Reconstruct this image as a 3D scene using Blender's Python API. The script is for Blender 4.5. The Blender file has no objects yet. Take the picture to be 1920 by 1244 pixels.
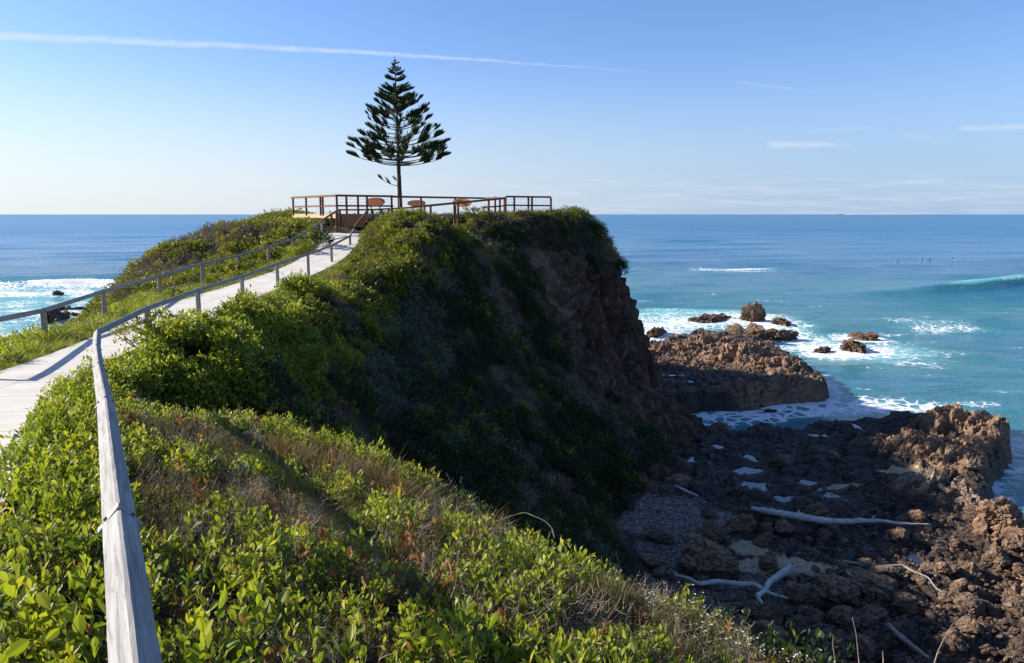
import bpy, bmesh, math, random
import numpy as np
from mathutils import Vector, Matrix, Euler

R = math.radians
rng = np.random.default_rng(11)
random.seed(11)
scene = bpy.context.scene
col = scene.collection

# ------------------------------------------------------------------ camera
CZ = 16.0                       # eye height above the sea
PITCH = R(8.69)
FPX = 1440.0
cam_d = bpy.data.cameras.new("camera")
cam_d.lens = 27.0
cam_d.sensor_width = 36.0
cam_d.clip_start = 0.05
cam_d.clip_end = 90000
cam = bpy.data.objects.new("camera", cam_d)
cam.location = (0, 0, CZ)
cam.rotation_euler = (R(90) - PITCH, 0, 0)
col.objects.link(cam)
scene.camera = cam

# ------------------------------------------------------------------ light
SUN_EL = R(27.0)
SUN_AZ = R(170.0)           # angle in the xy plane of the direction TOWARDS the sun (180 = -x)
sun_vec = Vector((math.cos(SUN_AZ) * math.cos(SUN_EL), math.sin(SUN_AZ) * math.cos(SUN_EL), math.sin(SUN_EL)))
sd = bpy.data.lights.new("sun", 'SUN')
sd.energy = 5.0
sd.angle = R(0.5)
sd.color = (1.0, 0.92, 0.80)
so = bpy.data.objects.new("sun", sd)
so.rotation_euler = sun_vec.to_track_quat('Z', 'Y').to_euler()
so.location = (-40, 0, 60)
col.objects.link(so)

vs = scene.view_settings
vs.view_transform = 'Standard'
vs.look = 'None'
vs.gamma = 1.0
vs.use_curve_mapping = False
vs.exposure = 0.95
SKY_STRENGTH = 0.085


# ------------------------------------------------------------------ node helper
class NT:
    def __init__(s, tree):
        s.t = tree
        tree.nodes.clear()

    def n(s, typ, **kw):
        nd = s.t.nodes.new(typ)
        for k, v in kw.items():
            setattr(nd, k, v)
        return nd

    def put(s, sock, v):
        if hasattr(v, 'is_linked') or isinstance(v, bpy.types.NodeSocket):
            s.t.links.new(v, sock)
        else:
            if sock.type == 'RGBA' and len(v) == 3:
                v = (*v, 1)
            sock.default_value = v

    def m(s, op, a, b=0.0, c=0.0, clamp=False):
        nd = s.n('ShaderNodeMath', operation=op, use_clamp=clamp)
        s.put(nd.inputs[0], a); s.put(nd.inputs[1], b); s.put(nd.inputs[2], c)
        return nd.outputs[0]

    def vm(s, op, a, b=(0, 0, 0)):
        nd = s.n('ShaderNodeVectorMath', operation=op)
        s.put(nd.inputs[0], a); s.put(nd.inputs[1], b)
        return nd.outputs['Value' if op in ('DOT_PRODUCT', 'LENGTH') else 'Vector']

    def ss(s, x, lo, hi, a=0.0, b=1.0):
        nd = s.n('ShaderNodeMapRange', interpolation_type='SMOOTHSTEP')
        s.put(nd.inputs['Value'], x)
        s.put(nd.inputs['From Min'], lo); s.put(nd.inputs['From Max'], hi)
        nd.inputs['To Min'].default_value = a; nd.inputs['To Max'].default_value = b
        return nd.outputs[0]

    def mix(s, f, a, b, blend='MIX'):
        nd = s.n('ShaderNodeMix', data_type='RGBA', blend_type=blend)
        s.put(nd.inputs[0], f); s.put(nd.inputs[6], a); s.put(nd.inputs[7], b)
        return nd.outputs[2]

    def noise(s, vec, scale, detail=4.0, rough=0.55, dist=0.0):
        nd = s.n('ShaderNodeTexNoise')
        if vec is not None:
            s.put(nd.inputs['Vector'], vec)
        nd.inputs['Scale'].default_value = scale
        nd.inputs['Detail'].default_value = detail
        nd.inputs['Roughness'].default_value = rough
        nd.inputs['Distortion'].default_value = dist
        return nd.outputs[0]

    def voro(s, vec, scale, feature='F1', out='Distance'):
        nd = s.n('ShaderNodeTexVoronoi', feature=feature)
        if vec is not None:
            s.put(nd.inputs['Vector'], vec)
        nd.inputs['Scale'].default_value = scale
        return nd.outputs[out]

    def scale(s, vec, sc):
        return s.vm('MULTIPLY', vec, sc)

    def attr(s, name, out='Fac'):
        return s.n('ShaderNodeAttribute', attribute_name=name).outputs[out]

    def ramp(s, f, stops):
        nd = s.n('ShaderNodeValToRGB')
        s.put(nd.inputs[0], f)
        el = nd.color_ramp.elements
        while len(el) < len(stops):
            el.new(0.5)
        for e, (p, c) in zip(el, stops):
            e.position = p
            e.color = (*c, 1)
        return nd.outputs[0]

    def bump(s, h, strength=0.5, dist=0.05, normal=None):
        nd = s.n('ShaderNodeBump')
        s.put(nd.inputs['Height'], h)
        nd.inputs['Strength'].default_value = strength
        nd.inputs['Distance'].default_value = dist
        if normal is not None:
            s.put(nd.inputs['Normal'], normal)
        return nd.outputs[0]


def material(name):
    m = bpy.data.materials.new(name)
    m.use_nodes = True
    t = NT(m.node_tree)
    t.out = t.n('ShaderNodeOutputMaterial')
    return m, t


def principled(t, color, rough=0.8, normal=None, spec=0.4, metal=0.0):
    p = t.n('ShaderNodeBsdfPrincipled')
    t.put(p.inputs['Base Color'], color)
    t.put(p.inputs['Roughness'], rough)
    t.put(p.inputs['Specular IOR Level'], spec)
    p.inputs['Metallic'].default_value = metal
    if normal is not None:
        t.put(p.inputs['Normal'], normal)
    return p


# ------------------------------------------------------------------ picture rays
def ray(px, py):
    a = (px - 960) / FPX
    b = (622 - py) / FPX
    return np.array([a, math.cos(PITCH) + b * math.sin(PITCH), -math.sin(PITCH) + b * math.cos(PITCH)])


def gp(px, py, z=0.0):
    d = ray(px, py)
    k = (z - CZ) / d[2]
    return np.array([d[0] * k, d[1] * k, z])


def pd(px, py, Y):
    d = ray(px, py)
    k = Y / d[1]
    return np.array([d[0] * k, Y, CZ + d[2] * k])


# ------------------------------------------------------------------ world
world = bpy.data.worlds.new("World")
scene.world = world
world.use_nodes = True
w = NT(world.node_tree)
wo = w.n('ShaderNodeOutputWorld')
bg = w.n('ShaderNodeBackground')
bg.inputs['Strength'].default_value = SKY_STRENGTH
sky = w.n('ShaderNodeTexSky')
sky.sky_type = 'NISHITA'
sky.sun_disc = False
sky.sun_elevation = SUN_EL
sky.sun_rotation = R(90) - SUN_AZ
sky.altitude = 10
sky.air_density = 1.0
sky.dust_density = 0.6
sky.ozone_density = 2.5
wdir = w.n('ShaderNodeTexCoord').outputs['Generated']


def unit(v):
    v = np.array(v, float)
    return v / np.linalg.norm(v)


def w_streak(p0, p1, width0, width1, fade, strength, nscale=3.0):
    """a long thin cloud: great circle between two directions, tapering"""
    a, b = unit(ray(*p0)), unit(ray(*p1))
    nrm = unit(np.cross(a, b))
    tan = unit(b - a)
    t0, t1 = float(a @ tan), float(b @ tan)
    u = w.m('DIVIDE', w.m('SUBTRACT', w.vm('DOT_PRODUCT', wdir, tuple(tan)), t0), t1 - t0)
    v = w.vm('DOT_PRODUCT', wdir, tuple(nrm))
    v = w.m('ADD', v, w.m('MULTIPLY', w.m('MULTIPLY', u, w.m('SUBTRACT', 1.0, u)), fade[2]))
    wob = w.m('MULTIPLY', w.m('SUBTRACT', w.noise(wdir, nscale * 6, 3), 0.5), width0 * 0.9)
    v = w.m('ABSOLUTE', w.m('ADD', v, wob))
    uc = w.m('MAXIMUM', w.m('MINIMUM', u, 1.0), 0.0)
    wid = w.m('ADD', width0, w.m('MULTIPLY', uc, width1 - width0))
    core = w.ss(w.m('DIVIDE', v, wid), 1.0, 0.15)
    ends = w.m('MULTIPLY', w.ss(u, fade[0], fade[0] + 0.12), w.ss(u, fade[1], fade[1] - 0.6))
    tex = w.ss(w.noise(w.scale(wdir, (14, 14, 60)), nscale, 5), 0.2, 0.7, 0.35, 1.0)
    front = w.ss(w.vm('DOT_PRODUCT', wdir, (0, 1, 0)), 0.0, 0.1)
    return w.m('MULTIPLY', w.m('MULTIPLY', w.m('MULTIPLY', core, ends), w.m('MULTIPLY', tex, strength)), front)


px_ang = 1.0 / FPX
clouds = [
    w_streak((0, 68), (1260, 140), 9 * px_ang, 1.8 * px_ang, (-2.0, 1.12, 0.018), 0.46),
    w_streak((1432, 270), (1612, 273), 9 * px_ang, 5 * px_ang, (0.0, 1.1, 0.0), 0.36),
    w_streak((1785, 241), (2100, 232), 6 * px_ang, 8 * px_ang, (0.0, 1.4, 0.0), 0.35),
    w_streak((1500, 248), (1660, 236), 4 * px_ang, 4 * px_ang, (0.0, 1.1, 0.0), 0.14),
    w_streak((1690, 252), (1800, 270), 8 * px_ang, 6 * px_ang, (0.0, 1.1, 0.0), 0.12),
    w_streak((1370, 153), (1540, 174), 3 * px_ang, 3 * px_ang, (0.0, 1.1, 0.0), 0.16),
]
cl = clouds[0]
for c in clouds[1:]:
    cl = w.m('MAXIMUM', cl, c)
sep = w.n('ShaderNodeSeparateXYZ')
w.put(sep.inputs[0], wdir)
zel = sep.outputs['Z']
# low bank of thin cloud over the horizon
bankn = w.noise(w.scale(wdir, (5, 5, 70)), 2.2, 5, 0.6)
bank = w.m('MULTIPLY', w.ss(w.m('ADD', zel, w.m('MULTIPLY', bankn, -0.03)), 0.040, 0.012), w.ss(bankn, 0.38, 0.8, 0.0, 0.35))
bank = w.m('MULTIPLY', bank, w.ss(zel, -0.01, 0.004))
cl = w.m('MAXIMUM', cl, bank)
skyb = w.mix(1.0, sky.outputs[0], (0.74, 0.865, 1.16), 'MULTIPLY')
# pale air low over the sea, whiter towards the sun
side = w.ss(sep.outputs['X'], 0.55, -0.62)
air = w.mix(side, (2.5, 3.5, 5.1), (5.3, 5.6, 5.8))
skyb = w.mix(w.m('MULTIPLY', w.ss(zel, 0.20, 0.0), 0.78), skyb, air)
skyc = w.mix(cl, skyb, (5.2, 5.5, 5.9))
w.put(bg.inputs['Color'], skyc)
w.put(wo.inputs['Surface'], bg.outputs[0])


# ------------------------------------------------------------------ numpy noise
def _hash(ix, iy, iz, seed):
    h = (ix.astype(np.int64) * 374761393 + iy.astype(np.int64) * 668265263 + iz.astype(np.int64) * 2147483647 % 1000003 * 91 + seed * 144665) & 0xFFFFFFFF
    h = ((h ^ (h >> 13)) * 1274126177) & 0xFFFFFFFF
    h = ((h ^ (h >> 16)) * 2246822519) & 0xFFFFFFFF
    h = h ^ (h >> 15)
    return (h & 0xFFFFFF) / float(0xFFFFFF)


def vnoise(p, seed=0):
    f = np.floor(p)
    i = f.astype(np.int64)
    t = p - f
    t = t * t * t * (t * (t * 6 - 15) + 10)
    out = 0
    for dx in (0, 1):
        for dy in (0, 1):
            for dz in (0, 1):
                wgt = (t[:, 0] if dx else 1 - t[:, 0]) * (t[:, 1] if dy else 1 - t[:, 1]) * (t[:, 2] if dz else 1 - t[:, 2])
                out = out + wgt * _hash(i[:, 0] + dx, i[:, 1] + dy, i[:, 2] + dz, seed)
    return out * 2 - 1


def fbm(p, octaves=4, seed=0, gain=0.5, ridged=False):
    a, s, o = 1.0, 0, 0
    q = np.array(p, float)
    for k in range(octaves):
        n = vnoise(q, seed + k * 17)
        if ridged:
            n = 1 - 2 * np.abs(n)
        o = o + a * n
        s += a
        a *= gain
        q = q * 2.03 + 11.7
    return o / s


def worley(p, seed=0):
    """F1, F2, a random number of the nearest cell, offset to its centre"""
    f = np.floor(p).astype(np.int64)
    n = len(p)
    F1 = np.full(n, 9.0); F2 = np.full(n, 9.0); ID = np.zeros(n); off = np.zeros((n, 3))
    for dx in (-1, 0, 1):
        for dy in (-1, 0, 1):
            for dz in (-1, 0, 1):
                ix, iy, iz = f[:, 0] + dx, f[:, 1] + dy, f[:, 2] + dz
                c = np.stack([ix + _hash(ix, iy, iz, seed), iy + _hash(ix, iy, iz, seed + 1), iz + _hash(ix, iy, iz, seed + 2)], 1)
                dv = p - c
                d = np.sqrt((dv ** 2).sum(1))
                closer = d < F1
                F2 = np.where(closer, F1, np.minimum(F2, d))
                ID = np.where(closer, _hash(ix, iy, iz, seed + 3), ID)
                off[closer] = dv[closer]
                F1 = np.where(closer, d, F1)
    return F1, F2, ID, off


def smooth(x, a, b):
    t = np.clip((x - a) / (b - a), 0, 1)
    return t * t * (3 - 2 * t)


def xy3(x, y, s=1.0, z=0.0):
    return np.stack([np.asarray(x, float) * s, np.asarray(y, float) * s, np.full(np.shape(x), z)], 1)


def poly_sd(x, y, poly):
    """signed distance to a polygon, positive inside"""
    poly = np.asarray(poly, float)[:, :2]
    d = np.full(x.shape, 1e9)
    inside = np.zeros(x.shape, bool)
    for k in range(len(poly)):
        a, b = poly[k], poly[(k + 1) % len(poly)]
        e = b - a
        wx, wy = x - a[0], y - a[1]
        t = np.clip((wx * e[0] + wy * e[1]) / (e @ e), 0, 1)
        d = np.minimum(d, np.hypot(wx - e[0] * t, wy - e[1] * t))
        c = (a[1] > y) != (b[1] > y)
        with np.errstate(divide='ignore', invalid='ignore'):
            xi = (b[0] - a[0]) * (y - a[1]) / (b[1] - a[1] + 1e-12) + a[0]
        inside ^= c & (x < xi)
    return np.where(inside, d, -d)


def line_d(x, y, pts):
    pts = np.asarray(pts, float)[:, :2]
    d = np.full(np.shape(x), 1e9)
    for a, b in zip(pts[:-1], pts[1:]):
        e = b - a
        wx, wy = x - a[0], y - a[1]
        t = np.clip((wx * e[0] + wy * e[1]) / (e @ e), 0, 1)
        d = np.minimum(d, np.hypot(wx - e[0] * t, wy - e[1] * t))
    return d


def pchip(xk, yk, x):
    xk = np.asarray(xk, float); yk = np.asarray(yk, float)
    h = np.diff(xk)
    shp = (len(h),) + (1,) * (yk.ndim - 1)
    hh = h.reshape(shp)
    dl = np.diff(yk, axis=0) / hh
    m = np.zeros_like(yk)
    m[0], m[-1] = dl[0], dl[-1]
    w1 = 2 * hh[1:] + hh[:-1]; w2 = hh[1:] + 2 * hh[:-1]
    ok = dl[1:] * dl[:-1] > 0
    with np.errstate(divide='ignore', invalid='ignore'):
        hm = (w1 + w2) / (w1 / dl[:-1] + w2 / dl[1:])
    m[1:-1] = np.where(ok, hm, 0)
    k = np.clip(np.searchsorted(xk, x) - 1, 0, len(h) - 1)
    t = ((x - xk[k]) / h[k]).reshape((-1,) + (1,) * (yk.ndim - 1))
    hk = h[k].reshape(t.shape)
    return ((1 + 2 * t) * (1 - t) ** 2 * yk[k] + t * (1 - t) ** 2 * hk * m[k] + t * t * (3 - 2 * t) * yk[k + 1] + t * t * (t - 1) * hk * m[k + 1])


# ------------------------------------------------------------------ object helpers
def link(o, parent=None):
    col.objects.link(o)
    if parent is not None:
        o.parent = parent
    return o


def tag(o, label=None, cat=None, group=None, kind=None):
    if label: o['label'] = label
    if cat: o['category'] = cat
    if group: o['group'] = group
    if kind: o['kind'] = kind
    return o


def empty(name, loc, label, cat, group=None):
    o = bpy.data.objects.new(name, None)
    o.location = loc
    o.empty_display_size = 0.2
    link(o)
    return tag(o, label, cat, group)


def mesh_np(name, v, quads=None, tris=None, mat=None, smooth_sh=False, attrs=None):
    me = bpy.data.meshes.new(name)
    v = np.asarray(v, np.float32)
    me.vertices.add(len(v))
    me.vertices.foreach_set('co', v.ravel())
    parts, tot, start = [], [], 0
    if quads is not None and len(quads):
        q = np.asarray(quads, np.int32); parts.append(q.ravel()); tot.append(np.full(len(q), 4, np.int32))
    if tris is not None and len(tris):
        q = np.asarray(tris, np.int32); parts.append(q.ravel()); tot.append(np.full(len(q), 3, np.int32))
    if parts:
        idx = np.concatenate(parts); tot = np.concatenate(tot)
        st = np.concatenate([[0], np.cumsum(tot)[:-1]]).astype(np.int32)
        me.loops.add(len(idx)); me.loops.foreach_set('vertex_index', idx)
        me.polygons.add(len(tot)); me.polygons.foreach_set('loop_start', st)
        try:
            me.polygons.foreach_set('loop_total', tot)
        except Exception:
            pass
        me.update(calc_edges=True)
        me.polygons.foreach_set('use_smooth', np.full(len(tot), smooth_sh))
    for k, a in (attrs or {}).items():
        at = me.attributes.new(k, 'FLOAT', 'POINT')
        at.data.foreach_set('value', np.asarray(a, np.float32))
    if mat is not None:
        me.materials.append(mat)
    me.validate()
    return me


def obj_np(name, *a, parent=None, **k):
    return link(bpy.data.objects.new(name, mesh_np(name, *a, **k)), parent)


def grid_quads(nu, nv):
    i = np.arange(nu * nv).reshape(nu, nv)
    return np.stack([i[:-1, :-1], i[1:, :-1], i[1:, 1:], i[:-1, 1:]], -1).reshape(-1, 4)


class MB:
    """collects bars, boxes and tubes into one mesh"""
    def __init__(s):
        s.v, s.f = [], []

    def ring_tube(s, pts, rad, n=8, cap=True, jitter=0.0, up=(0, 0, 1), squash=1.0):
        pts = [np.asarray(p, float) for p in pts]
        b = len(s.v)
        for k, p in enumerate(pts):
            d = pts[min(k + 1, len(pts) - 1)] - pts[max(k - 1, 0)]
            d = d / (np.linalg.norm(d) + 1e-9)
            r = np.cross(d, up)
            if np.linalg.norm(r) < 1e-3:
                r = np.cross(d, (1, 0, 0))
            r /= np.linalg.norm(r)
            q = np.cross(r, d)
            rr = rad[k] if hasattr(rad, '__len__') else rad
            for j in range(n):
                a = 2 * math.pi * j / n
                jj = 1 + jitter * (random.random() - 0.5)
                s.v.append(tuple(p + rr * jj * (math.cos(a) * r + squash * math.sin(a) * q)))
        for k in range(len(pts) - 1):
            for j in range(n):
                s.f.append((b + k * n + j, b + k * n + (j + 1) % n, b + (k + 1) * n + (j + 1) % n, b + (k + 1) * n + j))
        if cap:
            s.f.append(tuple(b + j for j in range(n))[::-1])
            s.f.append(tuple(b + (len(pts) - 1) * n + j for j in range(n)))
        return s

    def profile_bar(s, a, b_, prof):
        """extrude a 2-d profile (side, up) from a to b"""
        a, b_ = np.asarray(a, float), np.asarray(b_, float)
        d = (b_ - a) / np.linalg.norm(b_ - a)
        r = np.cross(d, (0, 0, 1.0))
        if np.linalg.norm(r) < 1e-3:
            r = np.array([1.0, 0, 0])
        r /= np.linalg.norm(r)
        u = np.cross(r, d)
        b = len(s.v)
        n = len(prof)
        for p in (a, b_):
            for (x, y) in prof:
                s.v.append(tuple(p + r * x + u * y))
        for j in range(n):
            s.f.append((b + j, b + (j + 1) % n, b + n + (j + 1) % n, b + n + j))
        s.f.append(tuple(b + j for j in range(n))[::-1])
        s.f.append(tuple(b + n + j for j in range(n)))
        return s

    def bar(s, a, b_, w_, h_):
        c = min(w_, h_) * 0.12
        x, y = w_ / 2, h_ / 2
        return s.profile_bar(a, b_, [(-x + c, -y), (x - c, -y), (x, -y + c), (x, y - c), (x - c, y), (-x + c, y), (-x, y - c), (-x, -y + c)])

    def post(s, base, top_z, w_, d_, yaw=0.0):
        c = min(w_, d_) * 0.12
        x, y = w_ / 2, d_ / 2
        prof = [(-x + c, -y), (x - c, -y), (x, -y + c), (x, y - c), (x - c, y), (-x + c, y), (-x, y - c), (-x, -y + c)]
        b = len(s.v)
        cy, sy = math.cos(yaw), math.sin(yaw)
        for z in (base[2], top_z):
            for (px_, py_) in prof:
                s.v.append((base[0] + px_ * cy - py_ * sy, base[1] + px_ * sy + py_ * cy, z))
        for j in range(8):
            s.f.append((b + j, b + (j + 1) % 8, b + 8 + (j + 1) % 8, b + 8 + j))
        s.f.append(tuple(b + j for j in range(8))[::-1])
        s.f.append(tuple(b + 8 + j for j in range(8)))
        return s

    def build(s, name, mat, parent=None, smooth_sh=False, origin=None):
        me = bpy.data.meshes.new(name)
        v = np.array(s.v, float)
        if origin is not None:
            v = v - np.asarray(origin, float)
        me.from_pydata(v.tolist(), [], s.f)
        me.materials.append(mat)
        if smooth_sh:
            me.polygons.foreach_set('use_smooth', [True] * len(me.polygons))
        me.update()
        return link(bpy.data.objects.new(name, me), parent)
# ------------------------------------------------------------------ materials of the setting
def mat_soil():
    m, t = material("headland_soil_and_rock")
    pos = t.n('ShaderNodeNewGeometry').outputs['Position']
    n1 = t.noise(pos, 0.8, 6, 0.6)
    n2 = t.noise(pos, 9.0, 5, 0.65)
    soil = t.ramp(n1, [(0.3, (0.016, 0.012, 0.008)), (0.6, (0.036, 0.026, 0.016)), (0.8, (0.05, 0.034, 0.02))])
    rn = t.noise(t.scale(pos, (1, 1, 0.35)), 1.3, 7, 0.62)
    rock = t.ramp(rn, [(0.25, (0.032, 0.020, 0.014)), (0.45, (0.075, 0.043, 0.028)), (0.62, (0.13, 0.078, 0.050)), (0.8, (0.24, 0.18, 0.135))])
    streak = t.ss(t.noise(t.scale(pos, (1.6, 1.6, 0.22)), 1.2, 5, 0.7), 0.60, 0.74)
    rock = t.mix(t.m('MULTIPLY', streak, 0.55), rock, (0.42, 0.38, 0.33))
    crack = t.ss(t.voro(t.scale(pos, (1, 1, 0.5)), 1.7, 'DISTANCE_TO_EDGE'), 0.0, 0.06, 0.35, 1.0)
    rock = t.mix(1.0, rock, crack, 'MULTIPLY')
    c = t.mix(t.ss(t.m('ADD', t.attr('rock'), t.m('MULTIPLY', t.m('SUBTRACT', n2, 0.5), 0.5)), 0.35, 0.6), soil, rock)
    bare = t.mix(n2, (0.10, 0.066, 0.042), (0.20, 0.145, 0.10))
    c = t.mix(t.ss(t.attr('bare'), 0.3, 0.7), c, bare)
    bm = t.bump(n2, 0.7, 0.12, t.bump(rn, 0.6, 0.3))
    p = principled(t, c, 0.9, bm, 0.25)
    t.t.links.new(p.outputs[0], t.out.inputs[0])
    return m


def mat_shore_rock():
    m, t = material("shore_rock")
    pos = t.n('ShaderNodeNewGeometry').outputs['Position']
    z = t.n('ShaderNodeSeparateXYZ'); t.put(z.inputs[0], pos)
    n1 = t.noise(pos, 0.35, 6, 0.6)
    n2 = t.noise(pos, 2.6, 7, 0.66)
    n3 = t.noise(pos, 14.0, 5, 0.7)
    rock = t.ramp(t.m('ADD', t.m('MULTIPLY', n1, 0.5), t.m('MULTIPLY', n2, 0.5)),
                  [(0.30, (0.050, 0.033, 0.024)), (0.44, (0.130, 0.078, 0.050)), (0.56, (0.235, 0.145, 0.092)), (0.72, (0.38, 0.27, 0.185))])
    grey = t.mix(n2, (0.07, 0.066, 0.06), (0.24, 0.225, 0.20))
    rock = t.mix(t.ss(t.attr('grey'), 0.3, 0.7), rock, grey)
    dipv = t.n('ShaderNodeVectorRotate', rotation_type='EULER_XYZ')
    t.put(dipv.inputs['Vector'], pos); dipv.inputs['Rotation'].default_value = (0.5, 0.35, 0.5)
    strata = t.noise(t.scale(dipv.outputs[0], (0.9, 0.9, 7.0)), 1.0, 6, 0.65, 0.4)
    rock = t.mix(0.55, rock, t.ramp(strata, [(0.32, (0.06, 0.036, 0.024)), (0.5, (0.29, 0.175, 0.105)), (0.68, (0.50, 0.37, 0.25))]))
    crack = t.ss(t.voro(t.scale(dipv.outputs[0], (1.0, 1.0, 2.6)), 1.1, 'DISTANCE_TO_EDGE'), 0.0, 0.035, 0.3, 1.0)
    rock = t.mix(1.0, rock, crack, 'MULTIPLY')
    wet_shade = t.ss(t.m('ADD', z.outputs['Z'], t.m('MULTIPLY', n2, 0.9)), 2.75, 1.85)
    wet_shade = t.m('MULTIPLY', wet_shade, t.m('SUBTRACT', 1.0, t.m('MULTIPLY', t.ss(t.attr('dry'), 0.15, 0.7), 0.9)))  # 'dry' lifts the painted darkening on outcrops the sun reaches
    rock = t.mix(t.m('MULTIPLY', wet_shade, 0.90), rock, t.mix(n2, (0.012, 0.009, 0.008), (0.040, 0.030, 0.024)))  # low wet rock, darkened further to carry the headland's shade
    gv = t.voro(pos, 9.0, 'F1', 'Color')
    gvs = t.n('ShaderNodeSeparateColor'); t.put(gvs.inputs[0], gv)
    gravel = t.ramp(gvs.outputs[0], [(0.0, (0.07, 0.055, 0.043)), (0.5, (0.17, 0.135, 0.105)), (0.95, (0.34, 0.29, 0.24))])
    gravel = t.mix(t.ss(t.voro(pos, 9.0, 'DISTANCE_TO_EDGE'), 0.0, 0.12), (0.03, 0.027, 0.024), gravel)
    g = t.ss(t.m('ADD', t.attr('gravel'), t.m('MULTIPLY', t.m('SUBTRACT', n2, 0.5), 0.8)), 0.4, 0.6)
    c = t.mix(g, rock, gravel)
    sand = t.mix(n3, (0.36, 0.26, 0.15), (0.46, 0.35, 0.21))
    s = t.ss(t.m('ADD', t.attr('sand'), t.m('MULTIPLY', t.m('SUBTRACT', n2, 0.5), 1.0)), 0.42, 0.56)
    c = t.mix(s, c, sand)
    rough = t.m('SUBTRACT', 0.9, t.m('MULTIPLY', wet_shade, 0.35))
    bm = t.bump(n3, 0.5, 0.05, t.bump(t.m('ADD', strata, t.m('MULTIPLY', crack, 0.3)), 0.9, 0.22))
    p = principled(t, c, rough, bm, 0.35)
    t.t.links.new(p.outputs[0], t.out.inputs[0])
    return m


def mat_concrete():
    m, t = material("pale_concrete")
    pos = t.n('ShaderNodeNewGeometry').outputs['Position']
    n1 = t.noise(pos, 0.9, 5, 0.6)
    n2 = t.noise(pos, 40, 4, 0.7)
    c = t.ramp(n1, [(0.3, (0.50, 0.465, 0.41)), (0.7, (0.66, 0.625, 0.56))])
    c = t.mix(0.35, c, t.ramp(n2, [(0.3, (0.36, 0.33, 0.29)), (0.7, (0.68, 0.64, 0.58))]))
    st = t.noise(t.scale(pos, (1, 0.6, 1)), 0.45, 6, 0.7, 0.8)
    c = t.mix(t.ss(st, 0.52, 0.72, 0.0, 0.45), c, (0.30, 0.265, 0.21))
    sp = t.ss(t.voro(pos, 7.0), 0.13, 0.07, 0.0, 0.55)
    c = t.mix(t.m('MULTIPLY', sp, t.ss(st, 0.4, 0.6)), c, (0.10, 0.085, 0.06))
    p = principled(t, c, 0.9, t.bump(n2, 0.25, 0.01), 0.3)
    t.t.links.new(p.outputs[0], t.out.inputs[0])
    return m


def mat_sea():
    m, t = material("sea_water")
    pos = t.n('ShaderNodeNewGeometry').outputs['Position']
    shallow = t.attr('shallow')
    foam_a = t.attr('foam')
    near = t.attr('near')
    w1 = t.noise(t.scale(pos, (0.45, 1.0, 1.0)), 0.9, 6, 0.62, 0.4)
    w2 = t.noise(t.scale(pos, (0.35, 1.0, 1.0)), 0.16, 5, 0.6, 0.5)
    patch = t.noise(t.scale(pos, (0.25, 1.0, 1.0)), 0.018, 4, 0.55)
    deep = t.mix(t.ss(patch, 0.3, 0.7), (0.030, 0.130, 0.262), (0.036, 0.165, 0.285))
    teal = t.mix(w2, (0.026, 0.150, 0.190), (0.048, 0.225, 0.255))
    c = t.mix(t.ss(shallow, 0.0, 0.55), deep, teal)
    c = t.mix(t.ss(shallow, 0.62, 1.0), c, (0.14, 0.48, 0.47))
    # foam: broken into lacy patches
    fn = t.noise(pos, 0.55, 8, 0.68, 0.9)
    fv = t.voro(t.vm('ADD', pos, t.scale(t.n('ShaderNodeTexNoise').outputs['Color'], (1, 1, 0))), 0.9, 'DISTANCE_TO_EDGE')
    lace = t.m('ADD', t.m('MULTIPLY', fn, 0.75), t.ss(fv, 0.22, 0.0, 0.0, 0.28))
    thr = t.m('SUBTRACT', 0.94, t.m('MULTIPLY', foam_a, 0.74))
    foam = t.ss(t.m('SUBTRACT', lace, thr), -0.02, 0.12)
    foam = t.m('MULTIPLY', foam, t.ss(foam_a, 0.02, 0.15))
    c = t.mix(t.m('MULTIPLY', t.ss(foam_a, 0.15, 0.9), 0.45), c, (0.22, 0.52, 0.54))
    c = t.mix(foam, c, (0.82, 0.84, 0.84))
    rough = t.m('ADD', t.m('MULTIPLY', foam, 0.6), t.m('SUBTRACT', 0.30, t.m('MULTIPLY', near, 0.18)))
    w0 = t.noise(t.scale(pos, (0.55, 1.0, 1.0)), 3.2, 5, 0.65, 0.3)
    h = t.m('ADD', t.m('MULTIPLY', w0, t.m('MULTIPLY', near, 0.26)), t.m('ADD', t.m('MULTIPLY', w1, 0.45), t.m('MULTIPLY', w2, 1.3)))
    bm = t.n('ShaderNodeBump')
    t.put(bm.inputs['Height'], h)
    t.put(bm.inputs['Strength'], t.m('ADD', 0.35, t.m('MULTIPLY', near, 0.55)))
    bm.inputs['Distance'].default_value = 1.0
    p = principled(t, c, rough, bm.outputs[0], 0.5)
    p.inputs['IOR'].default_value = 1.333
    t.t.links.new(p.outputs[0], t.out.inputs[0])
    return m


def mat_pool():
    m, t = material("still_water")
    pos = t.n('ShaderNodeNewGeometry').outputs['Position']
    p = principled(t, (0.02, 0.03, 0.032), 0.04, t.bump(t.noise(pos, 5, 3), 0.08, 0.02), 0.9)
    t.t.links.new(p.outputs[0], t.out.inputs[0])
    return m


M_SOIL, M_ROCK, M_CONC, M_SEA, M_POOL = mat_soil(), mat_shore_rock(), mat_concrete(), mat_sea(), mat_pool()

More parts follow.
